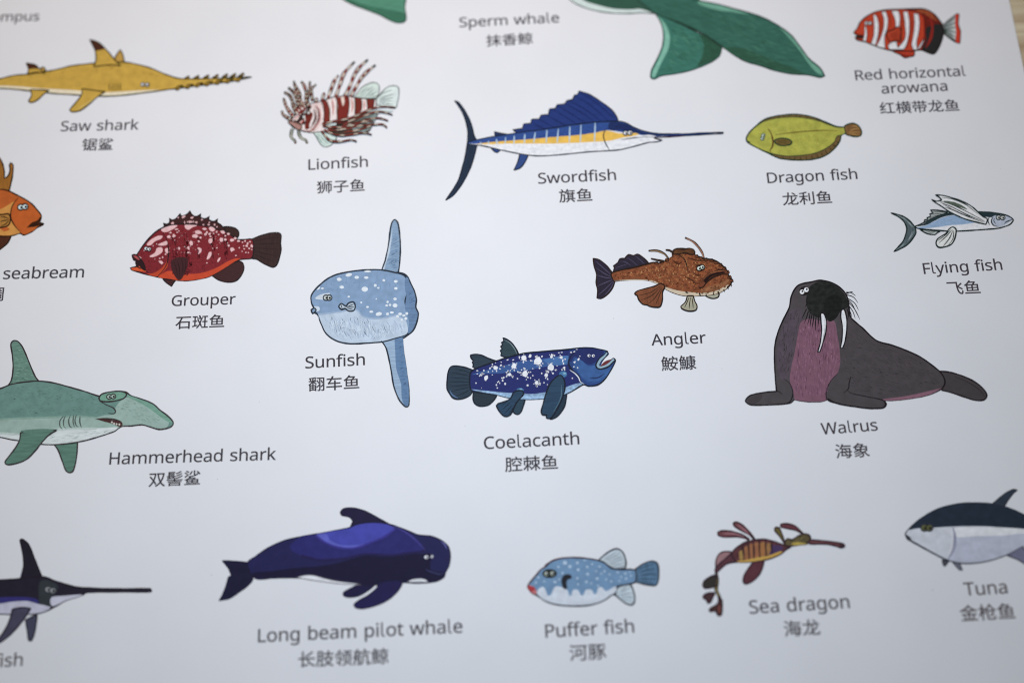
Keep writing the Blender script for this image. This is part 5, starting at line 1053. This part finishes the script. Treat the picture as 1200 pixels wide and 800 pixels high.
A.p('pelvic_fin').f('405,285* 430,300 418,330 417,370 405,408 375,412 350,408 335,400* 310,395 290,372 282,350* 268,340 285,325 330,312 375,300', '7c482d', kind='hair')
A.ls('405,300 350,335 290,350/408,305 360,350 305,375/412,310 375,365 340,395/415,315 395,365 380,400', 1.0, '43281b')
A.p('pectoral_fin').f('550,352* 540,385 515,410 530,425 560,433 595,428 602,405 590,380 582,352*', 'a7a590', kind='soft')
A.ls('560,360 545,395 535,415/568,360 562,395 560,425/575,360 580,395 582,420', 1.0)
A.p('outline').l('145,228 200,212 270,198 330,182 370,172 400,175 440,160', 1.4)
A.l('592,132 640,150 690,160 730,182 762,215 775,250 790,268', 1.5)
A.done()

# ---------------------------------------------------------------- walrus
A = Art('walrus_picture', 'printed grey walrus with pink chest and two white tusks', 865, 320, 3.557, paper='bcc7d0', line='1d1a1f', lw=1.5)
A.p('hind_flipper').f('835,408* 880,412 940,430 990,455 1025,485 1037,510 1025,528 990,530 940,515 890,498 850,488*', '403f43', kind='soft')
A.l('900,430 960,455 1010,490 1030,520', 0.9, '2c282c')
A.p().f('30,532 50,510 100,498 160,492* 155,440 152,380 152,310 165,250 185,200 212,145 222,95 245,55 275,42 300,38 345,30 395,42 435,70 455,100 462,140 470,185 520,230 575,280 640,300 700,322 760,350 810,385 845,415 862,450 850,480 800,505 720,522 640,530 610,532 615,548 600,562 540,562 460,552 400,538 375,525* 345,535 290,535 235,527* 215,542 150,548 90,550 50,548', '444348', kind='soft')
A.n('172,270 190,210 215,160 260,150 270,200 250,260 232,330 222,400 190,450 170,420 160,340', '4a444f', 'blotch')
A.p('chest').n('262,205 300,190 350,200 400,200 412,250 422,310 425,370 415,415 385,450 370,490 370,528* 345,535 290,535 235,527* 228,490 215,445 220,400 235,330 248,260', '6e5063', 'soft')
A.n('600,526 700,512 800,490 850,478* 800,505 720,522 640,530', '7a5a6b')
A.hatch('170,260 215,150 270,150 230,330 215,430 165,430', 160, 22, 1.7, 0.6, '35343a', 0.3)
A.hatch('430,200 570,285 760,360 850,450 800,500 620,520 470,490 430,400', 420, 24, 0.5, 0.6, '3b3a3f', 0.6)
A.hatch('430,200 570,285 760,360 850,450 800,500 620,520 470,490 430,400', 160, 20, 0.5, 0.6, '4c4a4f', 0.6)
A.p('front_flipper').l('470,430 462,460 460,480 440,500', 1.2)
A.l('415,418 385,450 368,490 372,528 420,545 480,556 550,564 605,562 618,545 600,528 540,515 470,500 455,488', 1.6)
A.l('30,532 50,510 100,498 165,492 185,505', 1.5)
A.l('190,440 215,460 228,495 222,525 205,542 150,548 90,550 50,548 30,532', 1.5)
A.n('60,545 40,530 60,515 100,505 90,530', '3c3a3e', 'soft')
A.p('chest_hair').hatch('262,215 400,205 425,370 385,450 370,520 240,520 220,430', 420, 26, 1.5, 0.6, '66465f', 0.12)
A.hatch('262,215 400,205 425,370 385,450 370,520 240,520 220,430', 160, 24, 1.5, 0.6, '8d6680', 0.12)
A.p('muzzle').n('285,95 300,55 345,34 395,46 432,75 452,105 458,140 430,155 405,190 380,202 358,180 330,185 300,165 285,135', '212625', 'rough')
A.n('360,130 380,95 410,90 430,110 428,150 405,190 380,198 362,175', '1c1f1f', 'rough')
A.p('whisker').ls('285,150 275,170 265,190/292,160 285,185 275,210/300,165 295,195 288,215/308,170 302,200 300,222/316,172 312,205 308,228/325,175 322,210 322,240/334,175 334,205 332,225/342,170 345,195 342,212', 1.1, taper=(1, .2))
A.ls('450,80 470,82 490,95/450,90 480,100 500,125/455,105 485,125 502,155/458,120 485,150 508,195/460,135 478,160 488,190/458,145 470,170 472,195/455,150 460,175 455,195/450,85 475,78 480,82/455,110 475,130 492,165', 1.0, taper=(1, .2))
A.ls('290,100 282,120/290,120 280,140/300,150 292,165/440,150 445,170/430,150 438,175', 1.0)
A.p('tusk').f('345,168 358,170 368,200 366,240 355,285 340,328 332,330 342,290 348,240 345,200', 'cdd6da', 1.5)
A.p('tusk').f('430,155 442,152 452,190 452,240 445,285 435,312 427,312 433,270 434,220 428,185', 'cdd6da', 1.5)
A.l('360,180 362,230 350,290', 0.8, '8f9aa0')
A.p('eye').d('275,75,22,.85,-.3', '1f1d20')
A.d('266,79,10,1 284,70,10,1', 'd2d6d8')
A.d('268,76,4 286,68,4', '141416')
A.p('outline').l('160,492 155,440 152,380 152,310 165,250 185,200 212,145 222,95 245,55 275,42 300,38 345,30 395,42 435,70 455,100', 1.6)
A.l('470,185 520,230 575,280 640,300 700,322 760,350 810,385 845,415', 1.5)
A.done()

# ---------------------------------------------------------------- hammerhead shark
A = Art('hammerhead_shark_picture', 'printed green hammerhead shark with gill slits and flat head', 0, 390, 4.571, paper='d2d3db', line='3a3436', lw=1.5)
A.p('dorsal_fin').f('35,290* 60,255 70,190 66,120 58,60 72,42 95,45 120,75 145,130 165,180 190,235 212,262*', '65877d', kind='scratch')
A.hatch('70,60 110,70 200,250 50,275 75,190', 160, 22, 0.1, 0.6, '527f6e', 0.3)
A.hatch('70,60 110,70 200,250 50,275 75,190', 60, 22, 0.1, 0.6, '83aa9c', 0.3)
A.p('far_pectoral_fin').f('285,592* 310,625 335,690 352,735 372,748 392,738 408,680 414,620 415,575*', '587c70', kind='scratch')
A.p().f('-160,330 0,298 60,275 140,262 215,258 290,268 380,292 460,315 540,340 600,320 670,315 700,335 760,355 820,380 860,415 900,445 928,478 920,500 890,512 850,516 800,502 760,492 700,498 655,500 635,510 615,525 540,552 460,575 380,590 300,597 240,597 160,585 60,570 0,558 -160,545', '668a84', kind='soft')
A.p('belly').n('-160,470 0,463 120,455 250,452 320,450 420,447 510,452 560,440 600,438 620,430 618,400* 640,370 680,345 720,352 780,380 830,420 880,460 905,480 890,508 850,512 800,498 760,488 700,494 655,497 635,508 615,523 540,550 460,572 380,588 300,594 240,594 160,582 60,567 0,555 -160,545', '93aca6', 'soft')
A.n('-160,525 0,535 100,540 180,525 300,515 400,512 520,510 630,505 615,523 540,550 460,572 380,588 300,594 240,594 160,582 60,567 0,555 -160,542', 'c6ced2', 'brush')
A.n('670,322 700,337 760,357 820,382 860,417 900,447 925,480 905,478 860,450 800,405 740,370 690,345', '6f9a8b', 'brush')
A.hatch('620,400 680,350 780,390 880,470 850,510 700,490', 140, 26, 0.3, 0.6, '7d9c93', 0.5)
A.hatch('260,540 620,515 540,548 380,585 250,590', 80, 30, 2.9, 0.6, '9fb0b0', 0.3)
A.l('0,463 120,456 250,452 320,450 420,447 510,452', 2.0, '7f9f95', (1, 1))
A.l('0,536 100,541 180,526 300,516 400,513 520,511', 2.4, 'acbdba', (1, 1))
A.hatch('0,310 200,265 500,330 600,370 560,430 0,440', 260, 16, 0.1, 0.7, '5c8476', 0.4)
A.p('eye_lobe').f('530,350 545,328 590,316 640,312 670,318 678,332 660,352 610,365 560,368 535,362', '6e9b8a')
A.eyes(585, 342, 607, 340, 11, white='9db0a9')
A.l('535,365 570,385 605,400 620,420 610,432 580,430', 1.4)
A.p('mouth').n('512,460* 560,458 600,465 640,472 655,485 650,502 635,500 600,485 560,475', '4a2f2f')
A.d('600,478,5 612,485,5 625,488,5 640,490,5', 'c9c3bd')
A.l('512,460 560,458 610,462 650,475 658,495', 1.3)
A.p('gill').ls('340,445 322,470 322,500 335,515/350,445 340,475 345,505 355,510/378,440 368,470 375,500 388,508/395,440 392,475 400,505/410,438 402,470 410,498 420,503/430,442 428,475 436,505', 1.5, '4f5a55')
A.p('pectoral_fin').f('110,535* 105,575 80,620 45,665 27,692 40,705 90,698 145,675 190,630 230,580 265,545 305,522* 240,518 170,522', '587c70', kind='scratch')
A.n('112,525 190,515 310,515* 240,530 170,540', '5b7e73')
A.p('outline').l('0,298 60,275 140,262 215,258 290,268 380,292 460,315 530,335', 1.2)
A.l('672,318 700,335 760,355 820,380 860,415 900,445 928,478 920,500 890,512 850,516 800,502 760,492 700,498 655,500', 1.6)
A.l('635,510 615,525 540,552 460,575 380,590 300,597 240,597', 1.5)
A.done()

# ---------------------------------------------------------------- seabream
A = Art('seabream_picture', 'printed orange seabream head cut by the picture edge', 0, 180, 4.445, paper='d2d1d8', line='2e1d16', lw=1.5)
A.p('dorsal_fin').f('-60,190* -40,60 -10,20 10,45 22,90 22,130* 40,118 52,90 50,60 55,48 68,60 66,110 58,150 48,195*', '96601f', kind='hair')
A.p('pelvic_fin').f('-60,400* 0,430 60,425* 40,465 10,492 -30,520 -60,520', '4c2a1f', kind='hair')
A.p().f('-260,260 -120,200 -40,188 30,190 80,212 130,238 165,262 195,295 215,322 212,345 205,360* 228,366 215,375 195,385 165,408 125,424 105,415 60,428 0,430 -120,410 -260,330', 'b4571c', kind='soft')
A.n('0,290 40,270 75,250 60,290 55,330 70,370 100,400 105,412 60,425 0,425 -100,400 -100,300', 'c98a3c', 'soft')
A.n('0,385 30,380 50,395 20,405', 'b85a20')
A.p('head').n('90,240 140,250 175,280 205,318 208,345 180,365 150,385 190,388 165,405 125,421 90,395 65,360 55,320 65,280', 'b95718', 'soft')
A.l('95,232 70,262 57,300 58,340 80,380 108,410', 1.5)
A.p('pectoral_fin').f('-40,320 10,318 45,315 55,340 45,372 15,384 -40,380', 'a8742f')
A.ls('48,340 20,330 0,330/48,345 20,350 0,355/48,350 25,370 5,378', 1.2)
A.p('mouth').n('145,385 165,360 195,348 210,330 214,345 200,360 215,366 190,372', '3a1f14')
A.l('140,385 165,380 200,372 228,366', 1.6)
A.eyes(108, 280, 131, 277, 13, white='c3cfd4')
A.p('outline').l('-40,188 30,190 80,212 130,238 165,262 195,295 215,322', 1.6)
A.done()

# ---------------------------------------------------------------- swordfish at the left edge
A = Art('swordfish_picture', 'printed dark blue swordfish with straight bill cut by the picture edge', 0, 620, 4.442, paper='aeb1bf', line='1e1a26', lw=1.5)
A.p('dorsal_fin').f('105,262* 122,190 118,120 104,55 118,50 150,80 180,150 205,215 222,252*', '1f1d29', kind='soft')
A.p('far_fin').f('133,470* 142,530 150,578 162,580 180,540 190,480 192,440*', '3a3c52', kind='soft')
A.p().f('-260,300 -100,275 0,262 80,258 160,250 230,246 290,268 370,292 430,302 600,308 785,308 790,320 785,325 600,325 450,328 432,340 400,352 340,370 290,400 240,425 180,440 80,442 0,440 -160,440', '211f2c', kind='soft')
A.n('-260,380 0,382 60,372 140,370 200,388 262,400 240,423 180,437 80,439 0,437 -160,437', '9899b2', 'soft')
A.n('-200,345 0,352 80,350 140,352 190,362 200,385 140,372 60,376 0,385 -200,385', '2c2a66', 'soft')
A.n('205,280 240,262 300,290 290,330 262,360 270,400 235,395 205,378', '2b3038', 'soft')
A.n('270,352 330,345 420,338 430,342 400,352 340,370 295,392 272,398 262,380', '9c9eb6', 'soft')
A.p('pectoral_fin').f('65,415* 50,470 20,530 -10,575 -5,590 40,560 90,510 130,460 160,410* 110,405', '3b3a50', kind='soft')
A.eyes(250, 312, 276, 318, 14, ring=False, white='767a84')
A.done()

# ---------------------------------------------------------------- pilot whale
A = Art('pilot_whale_picture', 'printed navy pilot whale with violet back patch', 240, 580, 3.81, paper='c6cad4', line='1c1a33', lw=1.2)
A.p('tail').f('78,292* 110,292 160,296 195,300* 215,370 190,405 150,435 110,460 64,470* 85,430 100,385 105,365 118,358* 105,325', '1e1d38', kind='soft')
A.p('dorsal_fin').f('650,140* 660,115 645,98 612,90 606,75 620,60 660,56 710,68 770,98 830,132*', '201d3c', kind='soft')
A.p('far_flipper').f('690,395* 650,415 620,432 620,448 645,455 690,448 730,425 760,400*', '1f1c40', kind='soft')
A.p().f('190,305 230,270 290,230 360,200 440,182 540,165 640,145 680,128 760,118 830,130 900,155 950,175 1010,182 1055,200 1085,225 1096,260 1092,310 1075,345 1068,365 1040,382 1000,390 940,392 890,390 820,400 700,398 600,390 500,376 400,368 300,370 225,370', '232350', kind='soft')
A.n('215,345 300,338 400,325 520,315 600,300 720,270 830,272 900,260 975,262 1010,262 1010,330 1070,345 1066,366 1040,380 1000,388 940,390 890,388 820,398 700,396 600,388 500,374 400,366 300,368 225,368', '1b1936', 'soft')
A.n('430,187 495,178 540,210 600,235 660,236 720,220 790,190 830,160 870,150 930,180 975,240 900,258 830,268 720,262 640,280 520,290 430,270 380,230', '29286a', 'soft')
A.p('back_patch').n('495,178 540,166 640,148 690,130 760,124 820,132 850,150* 800,185 740,210 690,230 640,237 580,228 530,205', '3f43a4', 'soft')
A.n('495,178 540,170 560,200 610,222 680,222 720,216 690,230 640,237 580,228 530,205', '545ab8', 'soft')
A.l('495,178 530,205 580,228 640,237 690,230 740,210 800,185 850,150', 2.2, '37328a', (1, 1))
A.l('430,270 520,290 640,280 720,264 830,269 900,260 975,250', 3.0, '231f4c', (1, 1))
A.l('820,135 870,150 930,190 985,245', 1.0, '4a4496')
A.p('belly').f('410,366* 450,356 490,358 540,372 600,384 680,394 700,400* 600,394 500,382', 'c9cdd8', 0.8, oc='55505c')
A.f('900,388* 925,375 965,370 990,378 998,388*', 'c9cdd8', 0.8)
A.p('flipper').f('780,390 860,378 880,395 860,430 820,465 770,490 710,505 675,502 666,488 685,470 730,445 770,410', '231e4c', kind='soft')
A.p('mouth').l('985,330 1020,345 1050,352 1070,348', 1.2, '3b4170')
A.p('eye').d('990,276,10,.8 1015,274,6,1.2', 'cfd2dd')
A.d('993,276,4.5 1018,276,3', '14122b')
A.p('highlight').l('1055,205 1072,220 1080,240', 1.4, '5a5fa0')
A.done()

# ---------------------------------------------------------------- puffer fish
A = Art('puffer_fish_picture', 'printed blue puffer fish with pale dots and red lips', 600, 630, 5.163, paper='bfc6d1', line='2f333c', lw=1.7)
A.p('dorsal_fin').f('520,138* 555,105 600,75 635,65 665,80 682,110 690,150 685,182* 620,185 560,155', 'a3b3c1', kind='soft')
A.ls('560,130 640,80/570,140 655,90/580,150 665,110/595,158 672,128/610,168 680,150/630,178 682,168', 0.8, '5e6e80')
A.p('anal_fin').f('622,340* 640,300 670,285 710,280 728,300 740,340 742,380 728,403 700,400 660,375', 'a9bac8', kind='soft')
A.ls('640,335 720,300/640,345 730,330/640,350 735,360/645,360 730,385/655,320 700,290', 0.8, '66788a')
A.p('tail').f('745,190* 780,165 820,145 855,140 880,155 888,200 885,255 870,285 830,285 780,275 745,265*', '4b6c8c', kind='hair')
A.ls('760,200 800,175 860,155/762,215 810,195 870,185/762,230 810,220 875,220/762,245 810,248 875,250/760,255 810,268 860,275', 1.0, '24384c')
A.p().f('95,290 120,255 150,220 175,190 205,172 240,140 300,122 380,118 460,124 520,135 560,150 600,182 650,190 720,190 748,200 748,262 700,280 640,290 628,300 630,330 600,345 560,375 500,398 430,410 350,410 270,402 210,385 160,350 125,335 105,315', '6285ab', kind='soft')
A.p('belly').n('150,330 165,305 190,295 205,320 215,350* 235,345 250,310 265,292 300,298 335,315 345,350* 362,345 368,315 400,315 415,345* 435,345 445,315 480,312 495,340* 512,335 522,300 545,298 565,320 590,312 625,292 632,320 600,345 560,375 500,398 430,407 350,407 270,400 210,383 165,352', 'b3bfd0', 'soft')
A.hatch('160,340 330,330 560,330 540,375 350,400 200,370', 120, 12, 1.4, 0.7, 'c6cfdb', 0.5)
A.p('dot').d('320,150,14,.9 350,172,11,.9 305,212,7 395,150,9 440,135,8,.6 400,192,9 455,175,9,.8 485,158,7,.7 530,172,8,.8 458,218,10,.8 510,200,7,.7 515,245,9,.8 450,265,9,.8 395,243,8,.8 560,200,8,.7 540,215,6 590,220,7,.7 600,262,8,.7 570,250,6 640,208,8,.7 685,215,8,.8 660,235,6 690,245,7 720,228,6 650,260,6 355,235,7 160,238,8,.8 145,270,8,.8 260,265,10,.8 195,262,6 280,175,7 285,250,6 520,288,6 480,275,6 400,280,6 712,205,5', '97afc9')
A.p('pectoral_fin').n('300,250 310,228 335,218 358,225 360,245 340,250 330,270 335,300 325,312 308,300 300,275', '23262f', 'soft')
A.p('eye').d('228,215,46,.62', '23282d')
A.d('208,216,12,1 245,214,13,1', '9fac9f')
A.d('211,216,8,1 248,214,9,1', '20262a')
A.d('207,212,4 244,210,4', 'e5e9e4')
A.p('lips').n('95,290 105,285 130,295 150,320 150,335 130,342 108,325 98,308', 'b06a6f')
A.n('95,288 108,290 140,300 135,318 112,322 100,305', '9c2f37')
A.p('outline').l('95,290 120,255 150,220 175,190 205,172 198,168 240,140 300,122 380,118 460,124 520,135', 1.7, '4a3038')
A.l('105,315 125,335 160,355 210,385 270,402 350,410 430,410 500,398 560,375 600,345 630,350', 1.7)
A.done()

# ---------------------------------------------------------------- sea dragon
A = Art('sea_dragon_picture', 'printed leafy sea dragon in brown and yellow with curled tail', 810, 600, 5.16, paper='b0bcc6', line='2a1d26', lw=1.5)
A.p('leaf').f('345,170* 320,155 270,148 200,150 162,138 160,122 190,110 250,115 310,135 350,160*', '5c3a40', kind='soft')
A.p('leaf').f('380,165* 350,135 310,115 262,85 255,65 275,58 310,75 350,115 385,160*', '5c3a40', kind='soft')
A.l('190,128 260,130 320,148', 1.4, '8a6470')
A.l('280,75 320,105 350,135', 1.4, '8a6470')
A.p('leaf').f('562,185* 530,140 505,110 508,92 530,92 545,120 560,160*', '55502c')
A.p('leaf').f('665,125* 630,108 580,98 540,88 540,72 580,68 625,80 655,105 680,130*', '57313a', kind='soft')
A.p('back_fin').f('148,330* 150,290 165,255 195,238 240,238 250,245* 215,280 170,330', '83686e', kind='soft')
A.p('tail').f('250,240* 290,262 280,300* 220,310 175,345 150,372* 145,345 170,310 205,280', '4b2f38', kind='hair')
A.l('152,365 156,420 150,460 165,500 180,540', 4.6, '2b2a25', (.8, .8))
A.l('152,370 155,420 150,455 165,500 178,540', 1.3, '77703a')
A.p('tail_leaf').f('152,375* 110,390 78,415 70,445 80,458 125,455 150,445*', '2c2c2a')
A.p('tail_leaf').f('145,485* 110,485 78,498 72,515 92,530 100,550 118,542 130,515*', '3b2a2e')
A.p('tail_leaf').f('165,510* 160,550 120,575 108,590 115,600 145,595 155,610 165,625 182,620 188,580 186,530*', '3e2a2a')
A.l('170,560 168,610', 1.8, '74403a')
A.p('leaf').f('385,292* 350,330 318,385 315,420 330,433 365,420 400,390 425,350 442,295*', '4c2c36', kind='soft')
A.p().f('245,245 300,195 350,172 430,162 500,175 560,195 590,190 600,210* 575,225 545,250 490,275 430,292 370,298 300,300 270,295', '4a2e34', kind='rough')
A.p('body_plate')
for x0_, x1_, t, b, c in ((292, 312, 235, 285, '86703c'), (322, 345, 210, 285, '80583a'), (350, 372, 195, 285, '80583a'), (378, 408, 188, 272, '80583a'), (418, 445, 185, 262, '876038'), (455, 478, 190, 250, '80623c')):
    A.n(f'{x0_},{t} {x1_},{t-4} {x1_+3},{(t+b)//2} {x1_},{b} {x0_+3},{b+3} {x0_-2},{(t+b)//2}', c, 'soft')
A.n('490,200 550,205 545,235 500,255 470,262 480,230', '3d3053', 'soft')
A.p('belly_edge').n('275,295 330,288 400,272 470,260 540,235 555,240 500,268 430,288 370,297 300,302', 'a4893c')
A.ls('312,195 315,240 320,285/345,178 348,230 352,285/375,172 378,220 380,280/412,168 412,220 415,275/448,170 450,215 455,268/482,178 485,215 490,255', 2.1)
A.p('neck').f('560,195 580,160 610,165 650,140 690,130 715,140 720,165 700,190 660,195 620,200 590,205', '4b4630', kind='rough')
A.n('605,188 640,180 680,185 700,192 660,197 620,200', '94883a')
A.p('snout').f('715,168 780,170 850,178 895,185 920,190 928,205 905,215 880,205 820,192 715,190', '5b3a40')
A.d('910,198,17,.8', '372a30')
A.p('eye').d('668,158,10', '2a2a1e')
A.d('668,158,5', '8b8a55')
A.done()

# ---------------------------------------------------------------- tuna
A = Art('tuna_picture', 'printed dark backed tuna with silver belly cut by the picture edge', 1040, 560, 4.444, paper='a3afbb', line='2b303a', lw=1.4)
A.p('dorsal_fin').f('540,138* 580,105 620,75 655,58 676,62* 650,85 625,120 605,155*', '263240', kind='soft')
A.p('pelvic_fin').f('285,425* 292,455 300,458 320,430*', '3b3f4b')
A.p('pelvic_fin').f('330,425* 355,455 372,475 390,478* 380,455 375,440*', '565d70')
A.p('anal_fin').f('620,400* 680,425 740,460 780,480 800,480 760,420 720,380 700,350*', '59607a', kind='soft')
A.p().f('92,292 110,265 160,220 220,180 290,150 370,133 450,128 530,132 600,145 680,175 760,215 900,290 1000,310 900,340 780,350 700,355 640,390 560,420 480,438 400,442 350,435 300,420 230,385 160,345 115,320 108,308', '98a5b4', kind='soft')
A.n('340,300 450,300 600,295 711,285 900,295 780,345 700,355 640,388 560,418 480,436 400,440 350,433 320,422 345,380 352,340', '8b98ad', 'soft')
A.n('350,262 450,256 600,258 720,264 900,290 711,288 600,298 450,302 360,305', 'b7c1cb', 'soft')
A.p('back').n('112,266 160,220 220,180 290,150 370,133 450,128 530,132 600,145 680,175 760,215 900,290* 711,264 600,256 500,250 400,250 330,252 260,256 200,258 150,262', '1f2a38', 'soft')
A.n('600,146 640,165* 635,155 665,178* 662,168 695,195* 690,185 720,215 680,200 640,175', '1f2a38')
A.p('gill').l('340,255 350,290 350,340 340,380 312,425', 3.2, '6f7891')
A.l('332,260 340,300 335,350 318,395', 1.0, 'bcc5d2')
A.eyes(192, 258, 218, 258, 15, white='4e5536')
A.p('mouth').n('92,292 110,300 125,318 108,325 96,312', '33363f')
A.p('outline').l('92,292 115,325 160,350 230,388 300,422 350,437 400,444 480,440 560,422 640,392', 1.4)
A.done()

# ---------------------------------------------------------------- dust specks on the sheet
sp = Mesh()
for x, y, r in ((248, 673, 0.8), (304, 470.5, 0.6), (1092.5, 691, 0.9), (255, 561, 0.8), (545, 499, 0.6), (719, 373, 0.6), (846, 432, 0.6), (1173, 198, 0.6), (100, 628, 0.5), (470, 640, 0.5), (905, 560, 0.5), (160, 220, 0.5)):
    sp.poly([(x + r * math.cos(a) * random.uniform(.7, 1.2), y + r * math.sin(a) * random.uniform(.7, 1.2)) for a in [i * 1.047 for i in range(6)]], Z0 + LAYER, ink('b4b8c0'))
sp.build('dust_speck', POSTER)
